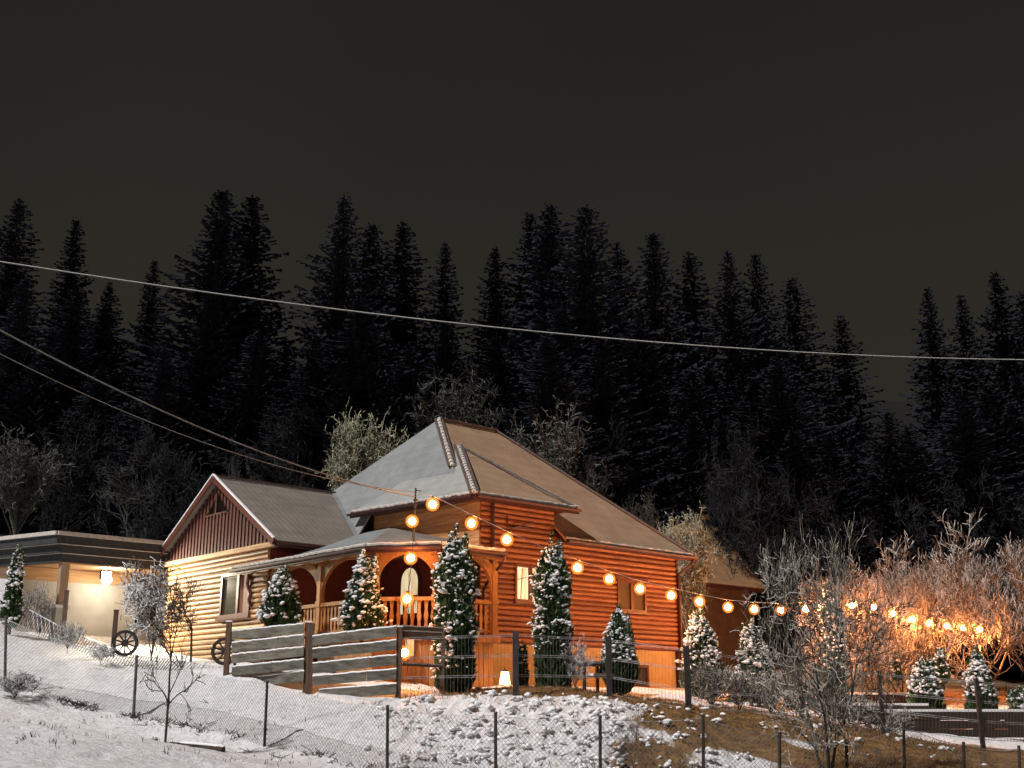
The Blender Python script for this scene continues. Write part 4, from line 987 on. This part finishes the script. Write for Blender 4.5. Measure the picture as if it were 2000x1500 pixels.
thuja(891, 1022, 1352, 88, 26.3, 'tallest thuja, hiding the corner of the porch, half green half dark', 'column', 1.25, .10, seed=4, tips=5)
thuja(1077, 1040, 1350, 78, 27.2, 'tall dark columnar thuja right of the lit window', 'column', 1.15, .25, seed=5, tips=4)
thuja(1207, 1182, 1355, 68, 27.4, 'small snowy thuja below the unlit window', 'bush', 1.5, .35, seed=6)
thuja(1366, 1190, 1368, 80, 31.2, 'snowy thuja with several tips right of the house corner', 'bush', 1.8, .35, seed=7)
thuja(1466, 1208, 1375, 66, 31.6, 'snowy thuja left of the grey fruit tree, second right of the house', 'bush', 1.6, .35, seed=8)
thuja(1618, 1130, 1375, 44, 35, 'slim thuja partly hidden behind the grey fruit tree', 'column', 1.5, .3, seed=9)
thuja(1800, 1280, 1415, 66, 33, 'snow-topped dark thuja under the last bulbs', 'bush', 1.2, .45, seed=10)
thuja(1835, 1265, 1335, 24, 38, 'tiny pale thuja farther back between the two snow-topped ones', 'cone', 1.6, seed=11)
thuja(1905, 1262, 1432, 58, 33, 'pointed dark thuja second from the right edge', 'bush', 1.2, .45, seed=12)
thuja(1990, 1340, 1440, 56, 33, 'dark thuja cut by the right edge of the picture', 'bush', .5, .5, seed=13)
thuja(1748, 1275, 1330, 18, 38, 'tiny thin thuja farther back left of the snow-topped ones', 'cone', 1.2, seed=14)
thuja(1018, 1255, 1345, 26, 27.6, 'small narrow thuja just right of the dark wire fence post', 'cone', .5, .3, seed=15)

# ------------------------------------------------------------------ plank fence
def on(px, Y): x = W(px, 1380, Y).x; return Vector((x, Y, tz(x, Y)))
pf = thing('plank_fence', 'weathered horizontal plank fence with snow on every board', 'fence', on(600, 25.8))
o0 = pf.location.copy()
FP = [(448, 27.2, 1215, 1306, 'fence'), (603, 25.8, 1216, 1345, ''), (781, 25.0, 1225, 1368, '')]
rr = random.Random(3)
for i, (px, Y, tp, bt, _) in enumerate(FP):
    a = W(px, tp, Y) - o0; b = W(px, bt, Y) - o0; m = MB(); m.box((a.x - .055, a.y - .05, b.z - .25), (a.x + .055, a.y + .05, a.z)); m.build('post', M['post'], pf)
    if i == 1: m = MB(); m.box((a.x + .06, a.y - .05, b.z - .25), (a.x + .13, a.y + .05, a.z - .02)); m.build('post', M['post'], pf)
    m = MB(); m.box((a.x - .07, a.y - .06, a.z), (a.x + .07, a.y + .06, a.z + .035)); m.build('post_snow', M['snow'], pf)
tops = {0: [((455, 1233), (595, 1219)), ((455, 1256), (595, 1241)), ((455, 1279), (595, 1264)), ((455, 1303), (595, 1288)), ((480, 1325), (595, 1311))],
        1: [((612, 1243), (775, 1224)), ((612, 1268), (775, 1251)), ((612, 1296), (775, 1280)), ((612, 1321), (775, 1307)), ((625, 1347), (775, 1336))]}
for seg, rows in tops.items():
    Ya, Yb = FP[seg][1], FP[seg + 1][1]
    for r_i, (p, q) in enumerate(rows):
        cut = rr.uniform(.35, .7) if seg == 1 or r_i % 2 else None
        def at(t, dy=0):
            a = W(p[0], p[1] + dy, Ya); b = W(q[0], q[1] + dy, Yb); return a.lerp(b, t) - o0
        spans = [(0, cut - .003), (cut + .003, 1)] if cut else [(0, 1)]
        for (t0, t1) in spans:
            a, b = at(t0), at(t1); hgt = .205 + rr.uniform(-.012, .012); m = MB()
            sag = rr.uniform(-.01, .01); V = []
            for c_, k in ((a, 0), (b, sag)):
                for (dy, dz) in ((-.02, 0), (.02, 0), (.02, -hgt), (-.02, -hgt)): V.append((c_.x, c_.y + dy - .07, c_.z + dz + k))
            m.add(V, [(0,3,2,1),(4,5,6,7),(0,1,5,4),(1,2,6,5),(2,3,7,6),(3,0,4,7)]); pl = m.build('plank', M['plank'], pf)
            m = MB(); n = max(3, int((b - a).length / .09)); pts = [a.lerp(b, k / n) + Vector((0, -.07, .004 + rr.uniform(-.006, .010))) for k in range(n + 1)]
            m.path(pts, .024, 5); m.build('snow', M['snow'], pl)
# little gate boards right of the last post
m0 = thing('gate', 'low dark wooden gate with a thick top board beside the hanging bulb', 'gate', on(825, 25.3)); g0 = m0.location.copy()
for (ya, yb, th) in ((1228, 1232, .10), (1240, 1244, .16), (1298, 1302, .05)):
    a = W(786, ya, 25.1) - g0; b = W(866, yb, 25.6) - g0; m = MB(); m.beam(a, b, .04, th); pl = m.build('board', M['post'], m0)
    m = MB(); m.beam(a + Vector((0, 0, th / 2 + .012)), b + Vector((0, 0, th / 2 + .012)), .045, .024); m.build('snow', M['snow_warm'], pl)
a = W(866, 1232, 25.6) - g0; m = MB(); m.box((a.x - .04, a.y - .04, -.3), (a.x + .04, a.y + .04, a.z)); m.build('post', M['post'], m0)

# ------------------------------------------------------------------ welded wire fence
wf = thing('wire_fence', 'see-through welded wire fence with dark posts in front of the log wall', 'fence', on(1007, 25)); w0 = wf.location.copy()
WP = [(781, 25.0, 1240, 1366), (1007, 25.0, 1233, 1362), (1188, 26.0, 1243, 1362), (1340, 25.5, 1262, 1390), (1560, 26.5, 1295, 1400), (1716, 27.0, 1310, 1425), (1906, 26.6, 1325, 1450), (2090, 27, 1340, 1460)]
for i, (px, Y, tp, bt) in enumerate(WP):
    if i == 0: continue
    a = W(px, tp, Y) - w0; b = W(px, bt, Y) - w0; m = MB(); r_ = .062 if i < 4 else .04
    m.box((a.x - r_, a.y - .05, b.z - .3), (a.x + r_, a.y + .05, a.z)); m.build('post', M['iron'], wf)
for i, (P_, Q_) in enumerate(zip(WP, WP[1:])):
    at_ = lambda t, f: (W(P_[0], P_[2] + 6, P_[1]).lerp(W(P_[0], P_[3] - 4, P_[1]), f)).lerp(W(Q_[0], Q_[2] + 6, Q_[1]).lerp(W(Q_[0], Q_[3] - 4, Q_[1]), f), t) - w0
    m = MB()
    for f in (0, .03, .33, .36, .66, .69, .98): m.tube(at_(0, f), at_(1, f), .0075, n=4)
    hz = m.build('rail_wire', M['snowwire'], wf)
    m = MB(); L = (at_(1, 0) - at_(0, 0)).length; n = int(L / .075)
    for k in range(1, n): m.tube(at_(k / n, 0), at_(k / n, 1), .0032, n=3, cap=False)
    m.build('upright_wire', M['wire'], wf, kind='stuff')

# ------------------------------------------------------------------ chain-link fence in front
cf = thing('chain_link_fence', 'low chain-link fence with thin steel posts crossing the snow slope', 'fence', on(755, 21.5)); c0 = cf.location.copy()
CPs = [(-130, 28, 1165, 1300), (12, 27, 1205, 1337), (267, 26, 1282, 1407), (522, 23.5, 1332, 1474), (757, 21.5, 1380, 1540), (968, 20.5, 1393, 1555), (1172, 20, 1400, 1565), (1373, 20, 1398, 1570), (1522, 20.4, 1432, 1572), (1653, 20.8, 1448, 1575), (1765, 21, 1413, 1575), (1882, 21.4, 1452, 1575), (1990, 21.8, 1459, 1575), (2120, 22.3, 1480, 1575)]
for i, (px, Y, tp, bt) in enumerate(CPs):
    a = W(px, tp, Y) - c0; b = W(px + (-6 if i in (3, 2) else 0), bt, Y) - c0; m = MB(); r_ = .028 if i not in (1, 2) else .034
    m.tube((b.x, b.y, b.z - .3), a, r_, r_, 8); m.tube(a, a + Vector((0, 0, .03)), r_ * 1.3, r_ * .7, 8); m.build('post', M['steel'] if i < 3 else M['iron'], cf)
for i, (P_, Q_) in enumerate(zip(CPs, CPs[1:])):
    A0, A1 = W(P_[0], P_[2] + 4, P_[1]) - c0, W(P_[0], P_[3] - 3, P_[1]) - c0; B0, B1 = W(Q_[0], Q_[2] + 4, Q_[1]) - c0, W(Q_[0], Q_[3] - 3, Q_[1]) - c0
    sag = .05 if i > 1 else .12
    def at_(t, f): return A0.lerp(A1, f).lerp(B0.lerp(B1, f), t) - Vector((0, 0, 4 * t * (1 - t) * sag * (1 - f)))
    L = (B0 - A0).length; H_ = (A0 - A1).length; 
    m = MB(); pts = [at_(k / 8, 0) for k in range(9)]; m.path(pts, .011 if i < 2 or i > 10 else .006, 4); m.build('top_wire', M['snowwire'], cf)
    s_ = .085; n = int(L / s_); k_ = H_ / L; m = MB()
    rad = .0030 if i > 1 else .0032
    for k in range(-int(H_ / s_) - 1, n + 1):
        for sg in (1, -1):
            x0 = k * s_; 
            if sg == 1: t0, t1, f0, f1 = x0 / L, (x0 + H_) / L, 0, 1
            else: t0, t1, f0, f1 = x0 / L, (x0 + H_) / L, 1, 0
            if t0 < 0: f0 = f0 + (f1 - f0) * (-t0) / (t1 - t0); t0 = 0
            if t1 > 1: f1 = f0 + (f1 - f0) * (1 - t0) / (t1 - t0); t1 = 1
            if t1 - t0 < .002: continue
            m.tube(at_(t0, f0), at_(t1, f1), rad, n=3, cap=False)
    m.build('mesh_wire', M['snowwire'] if i < 2 else M['wire'], cf, kind='stuff')

# sagging netting along the terrace edge
nf_ = thing('garden_netting', 'low sagging snow-caught netting along the terrace edge below the carport', 'netting', on(260, 30)); n0 = nf_.location.copy()
NP = [(-20, 1168, 34, .55), (60, 1192, 33, .55), (120, 1225, 32, .45), (200, 1262, 31, .35), (262, 1280, 30.2, .35), (340, 1288, 29.2, .28), (430, 1304, 28.2, .22)]
m = MB(); tp_ = MB()
for (a, b) in zip(NP, NP[1:]):
    P0, P1 = W(a[0], a[1], a[2]) - n0, W(b[0], b[1], b[2]) - n0; n = int((P1 - P0).length / .11)
    tp_.tube(P0, P1, .014, n=4)
    for k in range(n):
        t = k / n; q = P0.lerp(P1, t); hh = a[3] + (b[3] - a[3]) * t
        m.tube(q, q + (P1 - P0).normalized() * -.28 + Vector((0, -.05, -hh)), .012, n=3, cap=False)
        if k % 2: m.tube(q, q + (P1 - P0).normalized() * .28 + Vector((0, -.05, -hh)), .008, n=3, cap=False)
m.build('net', M['snowwire'], nf_, kind='stuff'); tp_.build('edge_rope', M['snowwire'], nf_)

# ------------------------------------------------------------------ wheels, bench, table, lantern, log, hose ring
def wheel(label, px, py, Y, rad, rz, tilt=.12):
    p = W(px, py, Y); t = thing('wagon_wheel', label, 'wagon wheel', (p.x, p.y, p.z - rad), rz, 'wagon wheels leaning by the house')
    t.rotation_euler = (tilt, 0, rz)
    m = MB(); n = 28
    for (r_, w_) in ((rad, .04),):
        V = []
        for k in range(n):
            a = 6.283 * k / n
            for (dr, dy) in ((0, -w_), (0, w_), (-.075, w_), (-.075, -w_)): V.append((math.cos(a) * (r_ + dr), dy, rad + math.sin(a) * (r_ + dr)))
        m.add(V, [(4*k+j, 4*k+(j+1)%4, 4*((k+1)%n)+(j+1)%4, 4*((k+1)%n)+j) for k in range(n) for j in range(4)])
    m.build('rim', M['iron'], t)
    m = MB(); m.tube((0, -.09, rad), (0, .07, rad), .085, .085, 12); m.build('hub', M['iron'], t)
    for k in range(10):
        a = 6.283 * (k + .5) / 10; m = MB(); m.tube((math.cos(a) * .07, 0, rad + math.sin(a) * .07), (math.cos(a) * (rad - .05), 0, rad + math.sin(a) * (rad - .05)), .024, .018, 6); m.build('spoke', M['iron'], t)
wheel('dark spoked wagon wheel leaning before the carport', 245, 1256, 30.2, .33, .1)
wheel('dark spoked wagon wheel half hidden behind the plank fence end', 440, 1272, 28.6, .33, .15)
def bench(px, py, Y, label):
    p = W(px, py, Y); b = thing('garden_bench', label, 'bench', (p.x, p.y, p.z), .75)
    for x in (-.5, .5):
        m = MB(); m.box((x - .03, .35, 0), (x + .03, .42, 1.0)); m.build('leg', M['post'], b); m = MB(); m.box((x - .03, -.05, 0), (x + .03, .01, .45)); m.build('leg', M['post'], b)
    m = MB(); m.box((-.6, -.08, .45), (.6, .42, .49)); m.build('seat', M['post'], b)
    m = MB(); m.box((-.6, .33, .72), (.6, .352, .92)); m.build('backrest', M['post'], b)
    m = MB(); m.box((-.6, -.07, .49), (.6, .32, .52)); m.build('snow', M['snow'], b)
p_ = on(492, 29.5); bench(492, 1380 - (p_.z) / 29.5 * 2337, 29.5, 'dark wooden bench against the yellow gable wall')
def table(px, Y, label):
    p = on(px, Y); b = thing('garden_table', label, 'table', p, .7)
    for x in (-.45, .45):
        for y in (-.25, .25): m = MB(); m.box((x - .03, y - .03, -.1), (x + .03, y + .03, .62)); m.build('leg', M['post'], b)
    m = MB(); m.box((-.6, -.38, .62), (.6, .38, .66)); m.build('tabletop', M['post'], b)
    m = MB(); m.box((-.59, -.37, .66), (.59, .37, .72)); m.build('snow', M['snow'], b)
    m = MB(); m.box((-.6, -.72, .34), (.6, -.5, .38)); m.build('seat', M['post'], b); m = MB(); m.box((-.59, -.71, .38), (.59, -.51, .43)); m.build('snow', M['snow'], b)
table(1155, 27.6, 'snow-covered picnic table in front of the log wall, left of the small thuja')
table(1475, 30.5, 'snow-covered picnic table catching orange light right of the house')
p = W(986, 1337, 28.3); la = thing('lantern', 'glowing paper-white lantern standing at the foot of the log wall', 'lantern', p)
m = MB(); m.tube((0, 0, 0), (0, 0, .30), .14, .095, 6); m.build('shade', M['lantern'], la)
m = MB(); m.tube((0, 0, .30), (0, 0, .35), .10, .03, 6); m.tube((0, 0, .35), (0, 0, .42), .012, .012, 5); m.tube((0, 0, -.04), (0, 0, 0), .15, .15, 6); m.build('cap', M['iron'], la)
pl_ = bpy.data.lights.new('glow', 'POINT'); pl_.energy = 12; pl_.color = (1, .5, .2); pl_.shadow_soft_size = .05; q = bpy.data.objects.new('glow', pl_); COL.objects.link(q); q.parent = la; q.location = (0, -.22, .2)
a, b = W(335, 1418, 23.4), W(438, 1448, 23.0); t = thing('fallen_log', 'fallen log half under snow behind the slim sapling', 'log', a); a.z = tz(a.x, a.y) + .04; b.z = tz(b.x, b.y) + .05; t.location = a; d = b - a
m = MB(); m.tube((0, 0, 0), d, .085, .06, 8); m.build('wood', M['bark'], t); m = MB(); n = 12
m.path([d * (k / n) + Vector((0, .02, .055 + rr.uniform(-.015, .01))) for k in range(n + 1)], .045, 6); m.build('snow', M['snow'], t)
p = W(382, 1446, 22.2); p.z = tz(p.x, p.y) + .06; t = MB(); pts = [(math.cos(6.283 * k / 20) * .11, math.sin(6.283 * k / 20) * .11 * .8, math.sin(6.283 * k / 20) * .06) for k in range(21)]; t.path(pts, .018, 6); o = t.build('hose_ring', M['cord']); o.location = p; tag(o, 'small black ring lying in the snow below the fallen log', 'ring')
# timbers at right
for (px, Y, w_, h_, lab) in ((1850, 31, 2.3, .55, 'long dark timber box with snow on top behind the dark thujas'), (1705, 31.5, 1.5, .5, 'shorter dark timber box with snow on top left of the dark thujas'), (1720, 37, 1.2, .45, 'small dark planter farther back under the orange branches')):
    p = on(px, Y); t = thing('timber_box', lab, 'planter', p, .05, 'snow-topped timber boxes in the right-hand garden')
    for k in range(3):
        m = MB(); m.box((-w_, -.04, -.1 + k * (h_ + .1) / 3 + .005), (w_, .0, -.1 + (k + 1) * (h_ + .1) / 3 - .005)); m.build('plank', M['darkplank'], t)
    for x in (-w_, w_ - .04): m = MB(); m.box((x, 0, -.1), (x + .04, .8, h_)); m.build('end_board', M['darkplank'], t)
    m = MB(); m.box((-w_, .0, h_ - .1), (w_, .78, h_ + .06)); m.build('snow', M['snow'], t)
p = W(800, 1262, 27.0); t = MB(); t.box((-.10, -.02, -.22), (.10, .02, .22)); t.box((-.11, -.03, .22), (.11, .03, .25)); o = t.build('notice_board', mat('pale_notice', (.6, .52, .38), .7, 3, .1)); o.location = p; tag(o, 'pale upright board hanging on the orange planks beside the lowest bulb', 'board')
for (px, tp, bt, Y, lab) in ((222, 1193, 1252, 31, 'dark square post standing before the pale carport wall'), (124, 1155, 1222, 33, 'dark square post beside the carport pillar')):
    a, b = W(px, tp, Y), W(px, bt, Y); t = MB(); t.box((-.05, -.05, -.4), (.05, .05, a.z - b.z)); t.box((-.06, -.06, a.z - b.z), (.06, .06, a.z - b.z + .03)); o = t.build('wooden_post', M['post']); o.location = b; tag(o, lab, 'post')

# ------------------------------------------------------------------ weeds and tussocks on the bank
def weeds():
    rnd = random.Random(21); gr = MB(); sn = MB(); tw = MB()
    N = 9500; xs = [rnd.uniform(-7, 10) for _ in range(N)]; ys = [rnd.uniform(19.5, 27.5) for _ in range(N)]
    zs = tzs(xs, ys)
    for x, y, z in zip(xs, ys, zs):
        r_ = rough_amt(x, y); q = bare_amt(x, y)
        if rnd.random() > r_ * .5 + q * .6 + .01: continue
        r_ *= 1 - q
        z += micro(x, y)
        if rnd.random() < .62 * (r_ + .03):
            for k in range(rnd.choice((1, 2, 3))): lump(sn, (x + rnd.gauss(0, .06), y + rnd.gauss(0, .06), z + rnd.uniform(.0, .06)), rnd.uniform(.03, .085), rnd, .6)
        for k in range(rnd.randint(2, 6)):
            d = Vector((rnd.gauss(0, .7), rnd.gauss(0, .7), rnd.uniform(.5, 1.2))).normalized() * rnd.uniform(.06, .17); c = Vector((x + rnd.gauss(0, .04), y + rnd.gauss(0, .04), z - .01)); s_ = Vector((rnd.gauss(0, 1), rnd.gauss(0, 1), 0)).normalized() * .008
            gr.face([c - s_, c + s_, c + d])
    tag(gr.build('dead_grass', M['rubble']), 'dead grass blades poking through the snow on the bank', kind='stuff')
    tag(sn.build('snow_tufts', M['snow'], smooth=True), 'small tufts of weeds capped with snow on the bank below the wire fence', kind='stuff')
    N = 260
    for i in range(N):
        x = rnd.uniform(-12, 3); y = rnd.uniform(17, 31); zz = None
        # scattered twigs on the left slope, more along the foot of the chain-link fence
        fy = np.interp(pxof(x, y), [0, 262, 517, 757, 968], [27, 26, 23.5, 21.5, 20.5])
        if abs(y - fy) > .35 and rnd.random() > .16: continue
        z = tz(x, y)
        for k in range(rnd.randint(1, 4)):
            a = rnd.uniform(0, 6.28); L = rnd.uniform(.08, .3); c = Vector((x, y, z)); tw.tube(c, c + Vector((math.cos(a) * L, math.sin(a) * L * .6, rnd.uniform(.02, .12))), .008, .004, 3, cap=False)
    for i in range(420):
        px = rnd.uniform(-10, 900); y = rnd.uniform(16.5, 27); x = (px - 1000) / 2337 * y
        if noise.noise(Vector((x * .8, y * .8, 11))) < .12: continue
        z = tz(x, y)
        for k in range(rnd.randint(2, 5)):
            c = Vector((x + rnd.gauss(0, .05), y + rnd.gauss(0, .05), z - .01)); tw.tube(c, c + Vector((rnd.gauss(0, .03), rnd.gauss(0, .03), rnd.uniform(.03, .09))), .006, .003, 3, cap=False)
    for i in range(2600):
        px = rnd.uniform(-20, 1050); fy = float(np.interp(px, [0, 262, 517, 757, 968], [27, 26, 23.5, 21.5, 20.5])); y = fy + rnd.gauss(0, .13); x = (px - 1000) / 2337 * y; z = tz(x, y)
        if noise.noise(Vector((x * 1.3, y, 5))) < rnd.uniform(-.1, .35): continue
        a = rnd.uniform(0, 6.28); L = rnd.uniform(.06, .22); c = Vector((x, y, z - .01)); tw.tube(c, c + Vector((math.cos(a) * L * .7, math.sin(a) * L * .4, rnd.uniform(.02, .10))), .010, .005, 3, cap=False)
    tag(tw.build('dead_stalks', M['bark']), 'dead stalks in the snow along the foot of the chain-link fence', kind='stuff')
weeds()

# ------------------------------------------------------------------ wires
def cable(name, pts, r, label, mt, sag=0, cat='cable'):
    P_ = [Vector(p) for p in pts]; m = MB()
    o0 = P_[0]
    out = []
    for a, b in zip(P_, P_[1:]):
        for k in range(24): t = k / 24; out.append(a.lerp(b, t) - Vector((0, 0, 4 * t * (1 - t) * sag)))
    out.append(P_[-1])
    m.path([p - o0 for p in out], r, 5); o = m.build(name, mt); o.location = o0; return tag(o, label, cat)
cable('overhead_wire', [W(-300, 462, 19), W(2300, 700, 30)], .017, 'frosted wire crossing the whole picture before the spruces', M['cable'], .75)
cable('overhead_wire', [W(-160, 557, 15), mast_top + Vector((0, 0, -.22))], .015, 'thicker supply wire running down from upper left to the mast', M['cable'], .42)
cable('overhead_wire', [W(-160, 607, 17), mast_top + Vector((0, 0, -.10))], .009, 'thinner supply wire running just above the thick one to the mast', M['cable'], .55)
mt_ = thing('roof_mast', 'thin iron wire mast rising from the porch roof edge', 'mast', mast_bot)
m = MB(); m.tube((0, 0, 0), mast_top - mast_bot, .025, .022, 8); m.build('pole', M['iron'], mt_)
d = mast_top - mast_bot; m = MB(); m.tube(d + Vector((0, 0, -.05)), d + Vector((.13, 0, -.08)), .012); m.tube(d + Vector((-.06, 0, -.3)), d + Vector((.06, 0, -.3)), .02); m.tube(d + Vector((-.05, 0, -.42)), d + Vector((.05, 0, -.42)), .02); m.build('insulator', M['iron'], mt_)

# bulbs
bulbs = [(845, 985), (921, 1022), (990, 1054), (1060, 1085, 1), (1128, 1109), (1190, 1131), (1250, 1150), (1311, 1163), (1366, 1175), (1422, 1186), (1473, 1190), (1525, 1192), (1574, 1190), (1620, 1187), (1663, 1183), (1706, 1186), (1744, 1198), (1781, 1210), (1815, 1217), (1850, 1223), (1881, 1227), (1913, 1229)]
def sphere(m, c, r, nu=12, nv=8, sz=1.):
    V = [(c[0], c[1], c[2] + r * sz)]
    for i in range(1, nv):
        t = math.pi * i / nv
        for k in range(nu): a = 6.283 * k / nu; V.append((c[0] + r * math.sin(t) * math.cos(a), c[1] + r * math.sin(t) * math.sin(a), c[2] + r * math.cos(t) * sz))
    V.append((c[0], c[1], c[2] - r * sz)); F = [(0, 1 + k, 1 + (k + 1) % nu) for k in range(nu)]
    for i in range(nv - 2):
        for k in range(nu): a = 1 + i * nu + k; b = 1 + i * nu + (k + 1) % nu; F.append((a, a + nu, b + nu, b))
    e = len(V) - 1; F += [(e, e - nu + (k + 1) % nu, e - nu + k) for k in range(nu)]
    m.add(V, F)
def bulb_proto(kind):
    t = bpy.data.objects.new('light_bulb', None); COL.objects.link(t)
    m = MB(); sphere(m, (0, 0, -.15), .085); m.build('glowing_core', M[kind], t, smooth=True)
    m = MB(); sphere(m, (0, 0, -.15), .205, 20, 14); m.build('halo_globe', M['amber'], t, smooth=True)  # oversized shell, the painted halo around the bulb
    m = MB(); m.tube((0, 0, -.035), (0, 0, .03), .03, .025, 8); m.build('socket', M['cord'], t)
    return t
proto = {}
def place_bulb(p, label, grp, kind='filament'):
    if kind not in proto: t = proto[kind] = bulb_proto(kind)
    else: t = copy_tree(proto[kind])
    t.location = p + Vector((0, 0, .15)); tag(t, label, 'light bulb', grp)
    return t
VP = -2.6
pos = []
def along(px):   # the string runs parallel to the long wall, in front of it
    return
for i, b in enumerate(bulbs):
    v = VP if i > 1 else (-1.9, -2.3)[i]
    pos.append(rel(b[0], b[1], v))
ords = ['bulb on the string just right of the mast, highest of all', 'bulb over the tallest thuja, before the tower corner', 'bulb before the tower wall between the two tall thujas', '', 'bulb just right of the dark columnar thuja', 'bulb left of the unlit window', 'bulb on the right edge of the unlit window', 'bulb at the right corner of the log wall',
        'bulb over the first snowy thuja right of the house', 'bulb between the two snowy thujas right of the house', 'bulb over the second snowy thuja right of the house', 'dimmer bulb just left of the grey fruit tree stem', 'bulb inside the crown of the grey fruit tree', 'bulb right of the grey fruit tree stem', 'bulb among orange twigs, second right of the grey tree stem', 'bulb among orange twigs, third right of the grey tree stem',
        'small bulb where the string starts to dip again', 'small bulb before the two widest orange trees', 'seventh bulb right of the grey tree stem, over the dark gap', 'bulb fourth from the right end of the string... over the dark gap'.replace('...', ','), 'last but one bulb at the right end of the string', 'last bulb at the right end of the string']
for i, p in enumerate(pos):
    if len(bulbs[i]) == 3: continue
    place_bulb(p, ords[i], 'amber bulbs on the long string of lights', 'filament_low' if i < 2 else ('filament' if i < 11 else 'filament_high'))
line = MB(); cpts = [mast_top - Vector((0, 0, .15))] + [p + Vector((0, 0, .20)) for p in pos] + [rel(1990, 1215, VP), rel(2100, 1190, VP)]
o0 = cpts[0]; line.path([p - o0 for p in cpts], .011, 5); o = line.build('light_string_cord', M['cable']); o.location = o0; tag(o, 'long drooping cord carrying the row of amber bulbs', 'cord')
hang = [(805, 1018, 'topmost bulb of the vertical strand under the mast'), (802, 1090, 'bulb hanging in the middle of the porch arch'), (795, 1170, 'bulb hanging at porch railing height'), (790, 1275, 'lowest bulb hanging beside the fence post and gate')]
hp = []
for (px, py, lab), Y in zip(hang, (27.4, 26.9, 26.4, 25.6)):
    p = W(px, py, Y); hp.append(p); place_bulb(p, lab, 'amber bulbs on the vertical strand', 'filament_low')
m = MB(); cpts = [mast_top - Vector((0, 0, .2))] + [p + Vector((.03, .05, .18)) for p in hp]; fine = []
for a, b in zip(cpts, cpts[1:]):
    for k in range(10): fine.append(a.lerp(b, k / 10) + Vector((math.sin(k * 1.9) * .012, 0, 0)))
fine.append(cpts[-1]); o0 = fine[0]; m.path([p - o0 for p in fine], .011, 5); o = m.build('hanging_cord', M['cord']); o.location = o0; tag(o, 'dark twisted cord hanging from the mast with four bulbs', 'cord')
